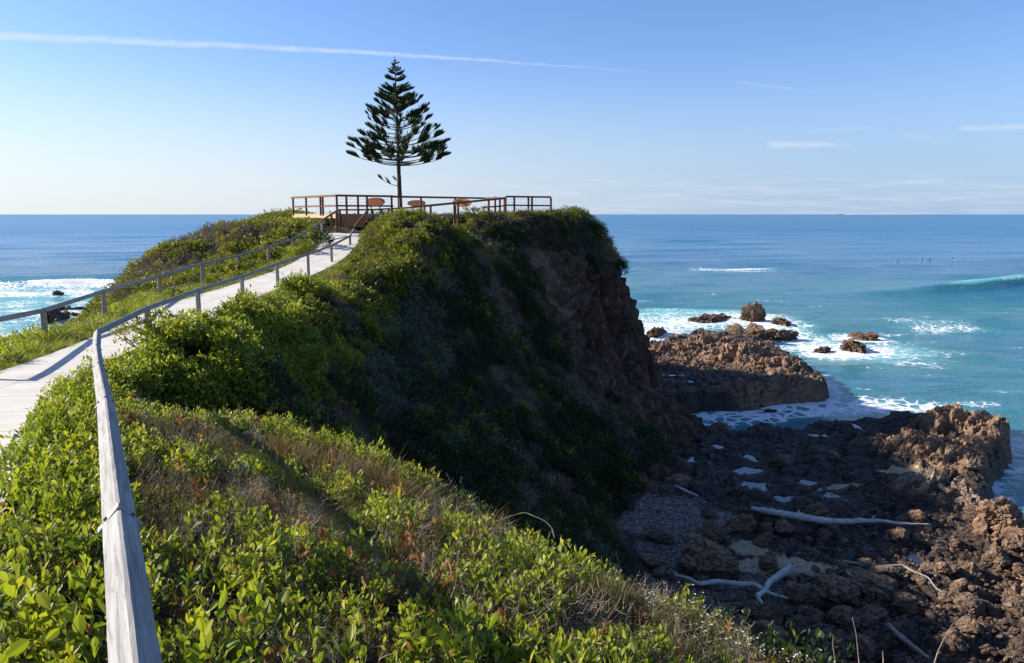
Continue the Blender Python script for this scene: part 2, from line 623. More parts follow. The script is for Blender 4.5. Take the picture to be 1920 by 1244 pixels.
# ------------------------------------------------------------------ headland: a loft of cross-sections
# each row: Y, then the section's (x, z) from the left foot over the path to the right foot
ST = [
    (-8, [(-33, -2), (-25, 4), (-15, 10.5), (-8, 13.4), (0.2, 14), (1.0, 14.0), (3.3, 14.0), (4.6, 13.9), (6.4, 13.2), (8.5, 12), (12, 7.5), (17, 1.6), (20, -1)]),
    (0, [(-32, -2), (-24, 4), (-15, 11), (-8.5, 13.3), (-4.2, 13.95), (-3.4, 13.95), (-0.9, 13.95), (0.6, 13.72), (2.2, 13.15), (3.8, 12.1), (7, 8.5), (12.5, 1.8), (15, -0.8)]),
    (3, [(-32, -2), (-24, 4), (-16, 11), (-10, 13.1), (-5.8, 13.85), (-5.0, 13.85), (-2.6, 13.85), (-0.8, 13.6), (1.2, 13.1), (3.25, 12.1), (6.4, 8.2), (11, 1.8), (13.5, -0.8)]),
    (6, [(-32, -2), (-24, 4), (-17, 10.8), (-11.5, 12.9), (-7.4, 13.72), (-6.5, 13.72), (-4.1, 13.72), (-2.2, 13.38), (0.6, 12.68), (2.75, 11.65), (5.8, 7.8), (9.5, 1.8), (12, -0.8)]),
    (9, [(-32, -2), (-24, 4), (-17.5, 10.6), (-12.5, 12.7), (-8.9, 13.45), (-8.1, 13.45), (-5.75, 13.45), (-4.2, 13.15), (-2.0, 12.62), (0.0, 11.75), (3.2, 8.0), (8, 1.8), (10.5, -0.8)]),
    (11.5, [(-32, -2), (-24, 4), (-17.5, 10.5), (-13, 12.6), (-9.9, 13.2), (-9.2, 13.2), (-7.0, 13.2), (-5.5, 12.85), (-3.5, 12.6), (-1.7, 11.85), (1.8, 8.2), (7.2, 1.8), (10, -0.8)]),
    (14, [(-32, -2), (-24, 4), (-17.5, 10.4), (-13.5, 12.5), (-10.2, 13.05), (-9.55, 13.05), (-7.85, 13.05), (-6.7, 12.3), (-5.2, 11.0), (-3.4, 9.4), (0.5, 6.3), (6.6, 1.8), (9.5, -0.8)]),
    (16.5, [(-32, -2), (-23.5, 4.2), (-17.5, 10.2), (-14, 12.4), (-10.6, 13.0), (-9.9, 13.0), (-8.3, 13.0), (-7.1, 13.15), (-5.5, 12.5), (-3.9, 10.4), (0.2, 6.0), (6.3, 1.8), (9.2, -0.8)]),
    (20, [(-31, -2), (-22.5, 4.5), (-17.5, 10.0), (-14.2, 12.1), (-11.3, 12.95), (-10.6, 12.95), (-8.75, 12.95), (-7.6, 12.3), (-6.3, 10.8), (-4.5, 8.8), (-0.3, 4.9), (5.6, 1.8), (8.5, -0.8)]),
    (25, [(-30, -2), (-22.5, 4.5), (-17.5, 9.8), (-14.6, 11.9), (-12.3, 12.9), (-11.6, 12.95), (-9.2, 12.95), (-7.7, 12.7), (-6.6, 11.9), (-4.8, 9.7), (-0.5, 6.2), (5.4, 1.7), (8, -0.8)]),
    (30, [(-30, -2), (-23, 4.5), (-18, 9.9), (-15, 12.1), (-12.5, 12.95), (-11.75, 12.95), (-9.35, 12.98), (-8, 12.85), (-6.7, 12.3), (-4.6, 9.9), (0, 6.0), (4.9, 1.7), (8, -0.8)]),
    (35, [(-31, -2), (-24, 5.5), (-19.5, 10.3), (-16.2, 12.0), (-12.6, 13.0), (-11.7, 13.05), (-9.35, 13.1), (-8.2, 13.0), (-6.5, 12.5), (-4.2, 9.9), (0.8, 6.0), (4.9, 1.7), (8.2, -0.8)]),
    (40, [(-32, -2), (-25.2, 6.5), (-21.5, 10.9), (-18, 12.9), (-12.3, 13.4), (-11.3, 13.45), (-9.0, 13.5), (-8.1, 13.7), (-5.4, 14.2), (-3.0, 11.7), (1.5, 6.4), (8, 1.7), (11, -0.8)]),
    (45, [(-33, -2), (-26.2, 8.2), (-22.2, 12.4), (-18.6, 14.5), (-12.2, 14.5), (-11.1, 14.35), (-8.8, 14.4), (-7.9, 15.5), (-5.0, 16.1), (-2.3, 13.8), (1.8, 6.4), (10, 1.6), (12.8, -0.8)]),
    (50, [(-33, -2), (-26.2, 8.4), (-21.8, 13.2), (-17.6, 15.3), (-12.6, 15.3), (-11.3, 15.2), (-9, 15.2), (-7.3, 15.5), (-4.4, 14.8), (-0.7, 12.9), (3.6, 7.3), (11.8, 1.5), (14.5, -0.8)]),
    (53, [(-33, -2), (-26, 8.4), (-21.7, 13.1), (-17.6, 15.3), (-13.3, 15.35), (-11.6, 15.3), (-9, 15.3), (-6.2, 15.2), (-2.6, 14.9), (1.0, 13.0), (4.9, 6.8), (12, 1.45), (14.8, -0.8)]),
    (56, [(-33, -2), (-26, 8.4), (-21.7, 13.0), (-17.6, 15.3), (-14, 15.4), (-12, 15.4), (-9, 15.4), (-4, 15.6), (2.3, 15.95), (4.5, 12.6), (7, 6.2), (12.2, 1.4), (15, -0.8)]),
    (62, [(-32, -2), (-25.5, 8), (-21, 12.6), (-17, 15), (-14, 15.3), (-12, 15.4), (-9, 15.4), (-3, 15.5), (5.2, 15.75), (8.2, 12.7), (10.4, 7.5), (11.5, 1.2), (14, -0.9)]),
    (68, [(-30, -2), (-24, 7), (-20, 11), (-16, 13.5), (-14, 14), (-12, 14.2), (-9, 14.4), (-4, 14.6), (2, 14.2), (5, 11.5), (8, 6.5), (10.5, 1), (13, -1)]),
    (74, [(-28, -2), (-22, 4), (-18, 8), (-15, 10.5), (-13, 11), (-11, 11.5), (-9, 11.5), (-6, 11.5), (-2, 11), (1.5, 8.5), (5, 4.5), (8, 0.5), (10, -1)]),
    (80, [(-24, -2), (-19, 0), (-16, 2), (-14, 3.5), (-12, 4), (-10, 4), (-8, 4), (-6, 4), (-3, 3.5), (-1, 2.5), (2, 1), (4, -0.5), (6, -1.5)]),
    (86, [(-20, -2), (-17, -2), (-15, -2), (-13, -2), (-12, -2), (-10, -2), (-8, -2), (-6, -2), (-4, -2), (-2, -2), (0, -2), (2, -2), (4, -2)]),
]
SY = np.array([s[0] for s in ST], float)
SP = np.array([s[1] for s in ST], float)           # station, column, (x, z)
VY = np.arange(-8, 86.01, 0.25)
rows = pchip(SY, SP, VY)
UU = np.linspace(0, 12, 301)
loft = np.stack([pchip(np.arange(13.0), rows[k], UU) for k in range(len(VY))])    # (Y, u, 2)

# path centre line from the sections
PATH_Y = np.arange(-8, 47.3, 0.25)
pr = pchip(SY, SP, PATH_Y)
PATH_L, PATH_R, PATH_Z = pr[:, 5, 0], pr[:, 6, 0], pr[:, 6, 1]


def path_edges(y):
    return np.interp(y, PATH_Y, PATH_L), np.interp(y, PATH_Y, PATH_R), np.interp(y, PATH_Y, PATH_Z)


def path_gap(x, y):
    """distance outside the path (negative inside), roughly"""
    l, r, _ = path_edges(y)
    g = np.maximum(l - x, x - r) * 0.88
    return np.where(y > 47.2, np.maximum(g, (y - 47.2)), g)


HX0, HY0, HS = -36.0, -8.0, 0.2
NX, NY = int(60 / HS) + 1, int(94 / HS) + 1
gx = HX0 + HS * np.arange(NX)
gy = HY0 + HS * np.arange(NY)
HF = np.empty((NY, NX))
for k, y in enumerate(gy):
    r = pchip(np.arange(13.0), pchip(SY, SP, np.array([y]))[0], UU)
    HF[k] = np.interp(gx, r[:, 0], r[:, 1], left=-2.0, right=-1.5)


def ground_bumps(x, y):
    keep = smooth(path_gap(x, y), 0.1, 1.6)
    b = 0.34 * fbm(xy3(x, y, 0.30), 4, 5) + 0.16 * fbm(xy3(x, y, 0.9), 3, 9)
    far = smooth(y, 12, 22)
    b = b * (0.45 + 1.35 * far) + 0.45 * far * smooth(path_gap(x, y), 1.0, 4.0) * fbm(xy3(x, y * 0.8, 0.16), 2, 21)
    deck = smooth(y, 46, 50) * smooth(x, -16.5, -14) * smooth(-x, -4.5, -2.5)
    return b * keep * (1 - 0.8 * deck)


GXX, GYY = np.meshgrid(gx, gy)
HF = HF + ground_bumps(GXX.ravel(), GYY.ravel()).reshape(HF.shape)


def ground(x, y):
    x = np.asarray(x, float); y = np.asarray(y, float)
    fx = np.clip((x - HX0) / HS, 0, NX - 1.001); fy = np.clip((y - HY0) / HS, 0, NY - 1.001)
    ix = fx.astype(int); iy = fy.astype(int)
    tx = fx - ix; ty = fy - iy
    return ((HF[iy, ix] * (1 - tx) + HF[iy, ix + 1] * tx) * (1 - ty) + (HF[iy + 1, ix] * (1 - tx) + HF[iy + 1, ix + 1] * tx) * ty)


def rock_mask(x, y, z):
    """1 where the seaward cliff is bare rock"""
    n = fbm(np.stack([x * 0.25, y * 0.25, z * 0.25], 1), 3, 40)
    xb = np.interp(z, [1.5, 5.6, 9.3, 13.0], [7.0, 4.3, 2.0, 1.4]) + 0.9 * n
    a = smooth(x, xb - 0.3, xb + 0.5) * smooth(y, 46.0, 48.5)
    top = np.where(y < 58, 14.4 - 0.75 * np.maximum(y - 54.2, 0), 11.1 + 0.24 * (y - 60)) + 0.9 * n
    a = a * (1 - smooth(z, top - 0.4, top + 0.4))
    # a rib of rock low on the gully side
    for (cx, cy, cz, r) in ((1.9, 32.0, 5.6, 0.9), (2.6, 32.5, 4.0, 1.0), (-2.2, 44.5, 12.0, 0.8), (-1.6, 42.0, 9.6, 0.6), (7.2, 43.0, 2.6, 1.0)):
        q = np.sqrt((x - cx) ** 2 + ((y - cy) * 0.6) ** 2 + ((z - cz) * 0.7) ** 2)
        a = np.maximum(a, 1 - smooth(q + 0.4 * n, r * 0.7, r * 1.2))
    foot = smooth(z, 2.6, 1.7) * smooth(y, 36, 40) * smooth(x, 4, 6)
    return np.maximum(a, foot)


def bare_mask(x, y, z):
    """the washed-out earth strip that runs down to the cliff"""
    q = (x - (0.3 + (15.4 - z) * 0.58)) / (0.75 + 0.05 * (15.4 - z)) + 0.8 * fbm(np.stack([x, y, z], 1) * 0.6, 3, 61)
    return np.exp(-q ** 2) * smooth(y, 50.5, 53) * (1 - smooth(y, 57, 60)) * (1 - smooth(z, 13.2, 14.2)) * smooth(z, 7, 9)


lv = np.empty((len(VY), 301, 3))
lv[:, :, 0] = loft[:, :, 0]; lv[:, :, 1] = VY[:, None]; lv[:, :, 2] = loft[:, :, 1]
lv = lv.reshape(-1, 3)
lv[:, 2] += ground_bumps(lv[:, 0], lv[:, 1])
rk = rock_mask(lv[:, 0], lv[:, 1], lv[:, 2])
P3 = lv.reshape(len(VY), 301, 3)
du = np.gradient(P3, axis=1); dv = np.gradient(P3, axis=0)
nr = np.cross(du.reshape(-1, 3), dv.reshape(-1, 3))
nr /= np.linalg.norm(nr, axis=1)[:, None] + 1e-9
q = lv * np.array([0.55, 0.55, 0.26])
f1, f2, wid, woff = worley(q + 0.35 * fbm(lv * 0.7, 2, 3)[:, None], 70)
f1b, f2b, widb, _ = worley(lv * np.array([1.5, 1.5, 0.9]), 80)
disp = rk * (1.25 * (wid - 0.5) - 0.55 * smooth(f2 - f1, 0.25, 0.0) + 0.5 * (widb - 0.5) - 0.2 * smooth(f2b - f1b, 0.2, 0) + 0.35 * fbm(lv * 1.9, 4, 33, ridged=True))
lv = lv + nr * disp[:, None]
bare = bare_mask(lv[:, 0], lv[:, 1], lv[:, 2])
tag(obj_np('headland', lv, grid_quads(len(VY), 301)[:, ::-1], mat=M_SOIL, smooth_sh=False, attrs={'rock': rk, 'bare': bare}), kind='structure')

# ------------------------------------------------------------------ footpath: concrete slabs with joints
def build_path():
    V, Q = [], []
    ys = []
    y = -7.5
    while y < 47.0:
        ys.append(y); y += 1.45
    ys.append(47.2)
    for a, b in zip(ys[:-1], ys[1:]):
        g = 0.007
        n = 4
        sec = []
        for k in range(n + 1):
            yy = a + g + (b - a - 2 * g) * k / n
            l, r, z = path_edges(yy)
            sec.append((float(l), float(r), yy, float(z)))
        # halves either side of a lengthwise joint
        for s0, s1 in ((0.0, 0.497), (0.503, 1.0)):
            base = len(V)
            for (l, r, yy, z) in sec:
                for f_ in (s0, s1):
                    V.append((l + (r - l) * f_, yy, z + 0.055))
                for f_ in (s0, s1):
                    V.append((l + (r - l) * f_, yy, z - 0.12))
            for k in range(n):
                i = base + 4 * k
                Q += [(i, i + 1, i + 5, i + 4), (i + 1, i + 3, i + 7, i + 5), (i + 2, i, i + 4, i + 6)]
            i = base
            Q.append((i + 2, i + 3, i + 1, i))
            i = base + 4 * n
            Q.append((i, i + 1, i + 3, i + 2))
    tag(obj_np('footpath', V, Q, mat=M_CONC), kind='structure')


build_path()

# ------------------------------------------------------------------ shore: rock platforms, beach and outcrops
def px_poly(pts, z):
    return np.array([gp(a, b, z)[:2] for a, b in pts])


NEAR = px_poly([(1150, 822), (1290, 806), (1400, 808), (1530, 797), (1690, 784), (1770, 776), (1850, 778), (1900, 815), (1905, 850), (1850, 872),
                (1868, 920), (1850, 958), (1925, 975), (2010, 1020), (2250, 1090), (2600, 1300), (2600, 1800)], 1.0)
NEAR = np.vstack([NEAR, [[20.0, 12.0], [4.0, 10.0], [2.0, 30.0], [5.0, 45.0]]])
FAR = px_poly([(1120, 752), (1290, 748), (1400, 738), (1490, 728), (1540, 722), (1548, 708), (1505, 672), (1450, 645), (1395, 628), (1310, 622), (1225, 640), (1120, 650)], 1.4)
POOLS = [(1286, 857, 30, 26), (1408, 860, 36, 18), (1396, 882, 58, 16), (1421, 913, 44, 26), (1540, 817, 46, 10), (1605, 799, 18, 20), (1512, 906, 44, 14), (1558, 931, 44, 24),
         (1680, 897, 20, 12), (1345, 838, 20, 12), (1656, 1050, 16, 18), (1716, 1050, 18, 22), (1658, 1001, 20, 10), (1832, 1060, 22, 14),
         (1470, 935, 50, 16), (1255, 703, 60, 8), (1270, 728, 46, 5), (1310, 716, 40, 5)]
POOL_W = []
for (a, b, ww, hh) in POOLS:
    zl = 1.02 if b > 760 else 1.5
    c = gp(a, b, zl)
    rx = ww / 2 / FPX * (c[1] + 1)
    ry = abs(gp(a, b - hh / 2, zl)[1] - gp(a, b + hh / 2, zl)[1]) / 2
    POOL_W.append((c[0], c[1], zl, rx, ry))
# outcrops: centre pixel, radius across, radius along the view, height, angle
def oc(a, b, z, rx, ry, h, ang=0.0, grey=0.0):
    c = gp(a, b, z)
    return (c[0], c[1], rx, ry, h, ang, grey)


OUT = [
    oc(1745, 838, 1.5, 4.2, 2.6, 1.7, -0.5), oc(1800, 868, 1.5, 2.6, 2.0, 1.2, 0.2), oc(1700, 822, 1.5, 2.0, 1.2, 1.2), oc(1790, 800, 1.5, 2.8, 2.4, 2.3, 0.3), oc(1840, 812, 1.5, 2.0, 2.6, 2.0, 0.4),
    oc(1775, 925, 1.5, 2.9, 1.7, 1.7, -0.35, 1.0), oc(1725, 905, 1.5, 1.6, 1.2, 1.0, 0, 1.0), oc(1830, 935, 1.3, 1.2, 1.5, 1.2, 0, 1.0),
    oc(1890, 1010, 1.3, 1.8, 1.4, 1.9, 0.2), oc(1965, 1040, 1.3, 2.4, 1.6, 1.6), oc(1900, 1075, 1.3, 1.2, 1.0, 1.0), oc(1960, 1110, 1.3, 1.6, 1.2, 1.2),
    # far platform: a jagged ridge running away from the camera
    oc(1270, 655, 2, 5.5, 2.6, 1.1, 0.0), oc(1335, 652, 2, 4.2, 2.4, 1.7, 0.2), oc(1390, 665, 2, 3.6, 2.6, 1.9, 0.0), oc(1440, 682, 2, 3.4, 2.6, 1.4, -0.3), oc(1490, 706, 2, 2.8, 2.6, 0.9, -0.3),
    oc(1525, 722, 2, 1.6, 2.0, 0.4), oc(1420, 728, 1.6, 5.0, 1.6, 0.7, 0.0), oc(1300, 682, 1.6, 5.0, 3.0, 0.5),
]
SAND = [gp(1460, 1062, 1.2), gp(1405, 1030, 1.2), gp(1510, 1068, 1.2), gp(1690, 885, 1.2), gp(1580, 912, 1.2)]
SAND_R = [(2.0, 0.9), (0.9, 0.9), (1.6, 0.5), (1.4, 0.6), (1.0, 0.4)]


def shore(x, y):
    """height and masks of the shore"""
    n0 = fbm(xy3(x, y, 0.22), 3, 101)
    n1 = fbm(xy3(x, y, 0.7), 4, 105)
    n2 = fbm(xy3(x, y, 2.1), 3, 108)
    dn = poly_sd(x, y, NEAR) + 0.9 * n0 + 0.5 * n1
    df = poly_sd(x, y, FAR) + 1.0 * n0 + 0.5 * n1
    hN = -1.6 + 2.86 * smooth(dn, -0.9, 0.5)
    hF = -1.6 + 3.25 * smooth(df, -0.6, 0.6)
    h = np.maximum(hN, hF)
    isl = smooth(h, 0.0, 0.9)
    gxl = np.interp(y, SY, SP[:, 11, 0])
    dfoot = x - gxl
    gravel = smooth(dfoot + 1.2 * n1, 4.6, 2.4) * smooth(y, 40, 37) * smooth(y, 17, 21)
    gravel = np.maximum(gravel, smooth(line_d(x, y, [gp(1215, 1010, 1.4), gp(1330, 975, 1.3), gp(1230, 960, 1.3)]), 2.2, 1.2))
    gravel = np.maximum(gravel, 0.9 * smooth(line_d(x, y, [gp(1240, 1110, 1.5), gp(1400, 1080, 1.2), gp(1440, 1120, 1.2)]), 1.8, 0.8))
    sand = np.zeros(x.shape)
    for c, (sx, sy) in zip(SAND, SAND_R):
        sand = np.maximum(sand, np.exp(-(((x - c[0]) / sx) ** 2 + ((y - c[1]) / sy) ** 2) * 0.8))
    flat = np.clip(gravel + smooth(sand, 0.3, 0.7), 0, 1)
    p = xy3(x, y, 1.0)
    wp = p + 0.5 * np.stack([n1, np.roll(n1, 7), 0 * n1], 1)
    # slabs of tilted bedding: long blocks that dip one way, split by narrow cracks
    wp = np.stack([0.86 * wp[:, 0] + 0.5 * wp[:, 1], (-0.5 * wp[:, 0] + 0.86 * wp[:, 1]) * 1.9, wp[:, 2]], 1)
    f1, f2, wid, off = worley(wp * 0.42, 120)
    b1, b2, wib, offb = worley(wp * 1.15, 130)
    c1, c2, wic, offc = worley(wp * 3.0, 140)
    rel = 0.46 * (wid - 0.5) + 0.30 * off[:, 1] + 0.12 * off[:, 0] * (wid - 0.3) - 0.26 * smooth(f2 - f1, 0.10, 0.0) + 0.24 * (wib - 0.5) + 0.16 * offb[:, 1] - 0.13 * smooth(b2 - b1, 0.10, 0) + 0.07 * (wic - 0.5) + 0.05 * offc[:, 1] + 0.05 * n1
    h = h + isl * rel * (1 - 0.9 * flat) * np.where(y > 62, 1.0, 0.75)
    grey = np.zeros(x.shape)
    rdg = fbm(p * 0.9, 5, 150, ridged=True)
    acc = np.zeros(x.shape); eall = np.zeros(x.shape)
    for (cx, cy, rx, ry, hh, an, gr) in OUT:
        ca, sa = math.cos(an), math.sin(an)
        ux = ((x - cx) * ca + (y - cy) * sa) / rx
        uy = (-(x - cx) * sa + (y - cy) * ca) / ry
        r = np.sqrt(ux ** 2 + uy ** 2) * (1 + 0.22 * n1)
        e = 1 - smooth(r, 0.35, 1.25)
        acc = np.maximum(acc, hh * (0.52 if y.min() < 60 and cy < 60 else 0.6) * e ** 0.6); eall = np.maximum(eall, e)
        if gr:
            grey = np.maximum(grey, e)
    h = h + acc * (0.80 + 0.22 * rdg + 0.40 * (wib - 0.5) + 0.45 * (wid - 0.5) + 0.12 * (wic - 0.5)) - 0.26 * eall * smooth(b2 - b1, 0.28, 0) - 0.10 * eall * smooth(c2 - c1, 0.25, 0)
    h = h + 0.25 * smooth(dfoot, 3.0, 0.0) * smooth(y, 46, 40) * isl
    for (cx, cy, zl, rx, ry) in POOL_W:
        r = np.sqrt(((x - cx) / rx) ** 2 + ((y - cy) / ry) ** 2) + 0.5 * n1 + 0.4 * n0 + 0.45 * n2
        k = 1 - smooth(r, 0.95, 2.2)
        h = h * (1 - k) + (zl + 0.07 + 0.08 * n2 + 0.10 * (wib - 0.5)) * k
        k = 1 - smooth(r, 0.7, 1.0)
        h = h * (1 - k) + np.minimum(h, zl - 0.16) * k
    return h, gravel, sand, grey, eall


def build_shore(name, x0, x1, y0, y1, s):
    xs = np.arange(x0, x1, s); ys = np.arange(y0, y1, s)
    X, Y = np.meshgrid(xs, ys)
    x, y = X.ravel(), Y.ravel()
    h, gr, sa, ge, lit_rock = shore(x, y)
    v = np.stack([x, y, h], 1)
    rough = (0.25 * smooth(h, 0.7, 1.2) + 0.75 * smooth(h, 1.5, 2.2)) * (1 - gr)
    for ax in (0, 1):
        v[:, ax] += 0.34 * rough * fbm(np.stack([x * 1.3, y * 1.3, h * 1.3], 1), 3, 160 + ax)
    qd = grid_quads(len(ys), len(xs))
    keep = (h[qd].max(1) > -1.3)
    o = obj_np(name, v, qd[keep][:, ::-1], mat=M_ROCK, attrs={'gravel': gr, 'sand': sa, 'grey': ge, 'dry': lit_rock})  # 'dry' holds the outcrop mask, rock kept light as if sunlit
    return tag(o, kind='structure')


build_shore('rocky_shore', 3.0, 46.0, 15.0, 62.5, 0.11)
build_shore('rock_platform', 6.0, 46.0, 62.5, 108.0, 0.15)
for k, (cx, cy, zl, rx, ry) in enumerate(POOL_W):
    an = np.linspace(0, 2 * math.pi, 33)[:-1]
    v = [(cx, cy, zl)] + [(cx + 1.5 * rx * math.cos(a), cy + 1.5 * ry * math.sin(a), zl) for a in an]
    tag(obj_np('tide_pool', v, tris=[(0, 1 + j, 1 + (j + 1) % 32) for j in range(32)], mat=M_POOL), kind='structure')

# ------------------------------------------------------------------ sea
LEFT_ROCKS = [(75, 590, 30), (95, 600, 46), (148, 584, 26), (152, 592, 22), (172, 590, 30), (118, 597, 34), (200, 548, 30)]
SEA_ROCKS_PX = [(1410, 604), (1330, 604), (1450, 608), (1420, 628), (1555, 660), (1600, 657), (1620, 633), (1232, 630)]
sea_rocks = np.array([gp(a, b, 0)[:2] for a, b in SEA_ROCKS_PX])
left_rocks = np.array([gp(a, b, 0)[:2] for a, b, c in LEFT_ROCKS])


def build_sea():
    na, nrg = 760, 980
    ang = np.linspace(R(-62), R(62), na)
    rad = 18 * np.exp(np.linspace(0, math.log(45000 / 18), nrg))
    A, Rr = np.meshgrid(ang, rad)
    x = (Rr * np.sin(A)).ravel(); y = (Rr * np.cos(A)).ravel(); rr = Rr.ravel()
    sp = rr * 0.009
    z = np.zeros(x.shape); dx = np.zeros(x.shape); dy = np.zeros(x.shape)
    r2 = np.random.default_rng(5)
    env = 0.65 + 0.5 * fbm(xy3(x, y, 1 / 60.0), 2, 200)
    for lam, amp in ((46, .30), (37, .24), (29, .20), (23, .16), (17, .12), (13, .085), (10, .07), (8, .06), (6.5, .05), (5.2, .045), (4.2, .04), (3.4, .032), (2.7, .026), (2.1, .02)):
        for rep in range(2):
            th = -math.pi / 2 + 0.35 + r2.normal(0, 0.28 if lam > 15 else 0.55)
            k = 2 * math.pi / lam
            ph = k * (x * math.cos(th) + y * math.sin(th)) + r2.uniform(0, 6.28) + 1.2 * fbm(xy3(x, y, 1 / (lam * 3.0)), 1, int(lam * 7 + rep))
            a = amp * 0.75 * env * (1 - smooth(sp * 3.2, lam * 0.6, lam))
            z += a * np.sin(ph)
            c = a * np.cos(ph) * 0.8
            dx += c * math.cos(th); dy += c * math.sin(th)
    foam = np.zeros(x.shape); shallow = np.zeros(x.shape)
    n0 = fbm(xy3(x, y, 0.05), 4, 210)
    n1 = fbm(xy3(x * 0.5, y, 0.22), 4, 220)
    # standing swell that is about to break on the right
    cr = np.array([gp(1560, 552, 0)[:2], gp(1680, 549, 0)[:2], gp(1800, 545, 0)[:2], gp(1920, 538, 0)[:2], gp(2150, 528, 0)[:2], gp(2500, 520, 0)[:2]])
    hc = np.array([0.05, 0.45, 1.3, 2.3, 2.8, 2.6])
    yc_ = np.interp(x, cr[:, 0], cr[:, 1]); hh = np.interp(x, cr[:, 0], hc, left=0)
    t = (y - yc_) + 1.3 * fbm(xy3(x, y, 0.06), 2, 230)
    prof = np.where(t < 0, np.exp(-(t / 2.4) ** 2), np.exp(-(t / 9.0) ** 2)) * (x > cr[0, 0] - 6)
    z += hh * prof
    foam = np.maximum(foam, 0.62 * smooth(hh, 1.2, 2.2) * np.exp(-((t + 0.4) / 0.9) ** 2))
    shallow = np.maximum(shallow, 0.98 * prof * smooth(hh, 0.3, 1.6))
    # breaker on the left
    cl = np.array([gp(-600, 560, 0)[:2], gp(-200, 545, 0)[:2], gp(0, 541, 0)[:2], gp(80, 540, 0)[:2], gp(240, 538, 0)[:2], gp(330, 538, 0)[:2]])
    yl = np.interp(x, cl[:, 0], cl[:, 1])
    tl = (y - yl) + 1.2 * n1
    onl = smooth(-x, 62, 68) * 1.0
    z += onl * 1.3 * np.where(tl < 0, np.exp(-(tl / 2.6) ** 2), np.exp(-(tl / 6) ** 2)) * (1 + 0.5 * n1)
    br = onl * smooth(x, gp(20, 540, 0)[0], gp(85, 540, 0)[0])
    foam = np.maximum(foam, br * (np.exp(-((tl + 1.5) / 3.6) ** 2) * 1.1))
    wash = onl * smooth(tl, 4, -3) * smooth(y, 60, 80)
    foam = np.maximum(foam, wash * np.clip(0.62 + 0.5 * n1 + 0.35 * n0, 0, 0.98))
    shallow = np.maximum(shallow, wash * 0.9)
    lf = line_d(x, y, [gp(180, 536, 0), gp(330, 522, 0), gp(420, 520, 0)])
    foam = np.maximum(foam, 0.9 * smooth(lf + 4 * n1, 9, 2))
    shallow = np.maximum(shallow, onl * 0.42 * smooth(tl, 90, 0))
    # wash round the far platform and its stacks
    df = -poly_sd(x, y, FAR)
    dn = -poly_sd(x, y, NEAR)
    dr = np.full(x.shape, 1e9)
    for c in sea_rocks:
        dr = np.minimum(dr, np.hypot(x - c[0], y - c[1]))
    zone = line_d(x, y, [gp(1150, 640, 0), gp(1260, 612, 0), gp(1400, 597, 0), gp(1500, 640, 0), gp(1600, 668, 0), gp(1690, 660, 0)])
    foam = np.maximum(foam, np.clip(1.0 - 0.065 * zone + 0.45 * n1 + 0.35 * n0 - 0.1, 0, 0.84) * (zone < 30) * smooth(zone, 15, 8))
    foam = np.maximum(foam, smooth(df + 1.5 * n1, 2.6, 0.3) * 0.72)
    foam = np.maximum(foam, smooth(dr + 2.5 * n1, 6, 1.5) * 0.9)
    gap = line_d(x, y, [gp(1230, 790, 0), gp(1340, 785, 0), gp(1450, 776, 0), gp(1560, 768, 0), gp(1660, 760, 0), gp(1760, 764, 0)])
    foam = np.maximum(foam, smooth(gap + 1.1 * n1, 4.2, 0.6) * 0.72)
    foam = np.maximum(foam, smooth(dn + 1.2 * n1, 2.2, 0.2) * 0.62)
    for (a, b, rx, ry, s) in ((1375, 506, 14, 15.0, 0.74), (1800, 617, 11, 6.0, 0.60), (1740, 608, 12, 9, 0.42), (1610, 752, 9, 1.0, 0.55), (1700, 745, 8, 1.0, 0.5), (1560, 735, 5, 1.2, 0.4), (1880, 735, 6, 1.0, 0.4), (1690, 640, 9, 3, 0.55)):
        c = gp(a, b, 0)
        g = ((x - c[0]) / rx) ** 2 + ((y - c[1]) / ry) ** 2
        foam = np.maximum(foam, s * np.exp(-g) * (0.9 + 0.8 * n1))
    # scattered little whitecaps
    cap = smooth(fbm(xy3(x * 0.45, y, 0.28), 4, 260), 0.30, 0.56) * smooth(rr, 300, 90)
    foam = np.maximum(foam, 0.56 * cap)
    shallow = np.maximum(shallow, np.clip(1.05 - 0.05 * zone + 0.2 * n0, 0, 1) * smooth(zone, 24, 8))
    sh2 = line_d(x, y, [gp(1150, 600, 0), gp(1260, 588, 0), gp(1340, 590, 0)])
    shallow = np.maximum(shallow, smooth(sh2 + 6 * n0, 17, 3) * 0.95)
    foam = np.maximum(foam, 0.5 * smooth(sh2 + 6 * n1, 12, 2))
    shallow = np.maximum(shallow, 0.75 * np.exp(-(((x - gp(1770, 608, 0)[0]) / 16) ** 2 + ((y - gp(1770, 608, 0)[1]) / 9) ** 2)))
    shallow = np.maximum(shallow, np.clip(0.50 - (rr - 120) / 420.0, 0, 0.50) * np.clip(0.85 + 0.6 * n0, 0, 1.2))
    near = 1 - smooth(rr, 100, 900)
    v = np.stack([x + dx, y + dy, z], 1)
    tag(obj_np('sea', v, grid_quads(nrg, na), mat=M_SEA, smooth_sh=True, attrs={'foam': foam, 'shallow': shallow, 'near': near}), kind='structure')


build_sea()
# ------------------------------------------------------------------ materials of built things
def mat_timber(name, c0, c1, c2, scale=(40, 40, 2.5), rough=0.8):
    m, t = material(name)
    co = t.n('ShaderNodeTexCoord').outputs['Object']
    g = t.noise(t.scale(co, scale), 1.0, 6, 0.62, 0.6)
    b = t.noise(co, 1.7, 4, 0.6)
    c = t.ramp(g, [(0.25, c0), (0.5, c1), (0.75, c2)])
    c = t.mix(t.m('MULTIPLY', t.ss(b, 0.4, 0.75), 0.35), c, c0)
    p = principled(t, c, rough, t.bump(g, 0.5, 0.006), 0.3)
    t.t.links.new(p.outputs[0], t.out.inputs[0])
    return m


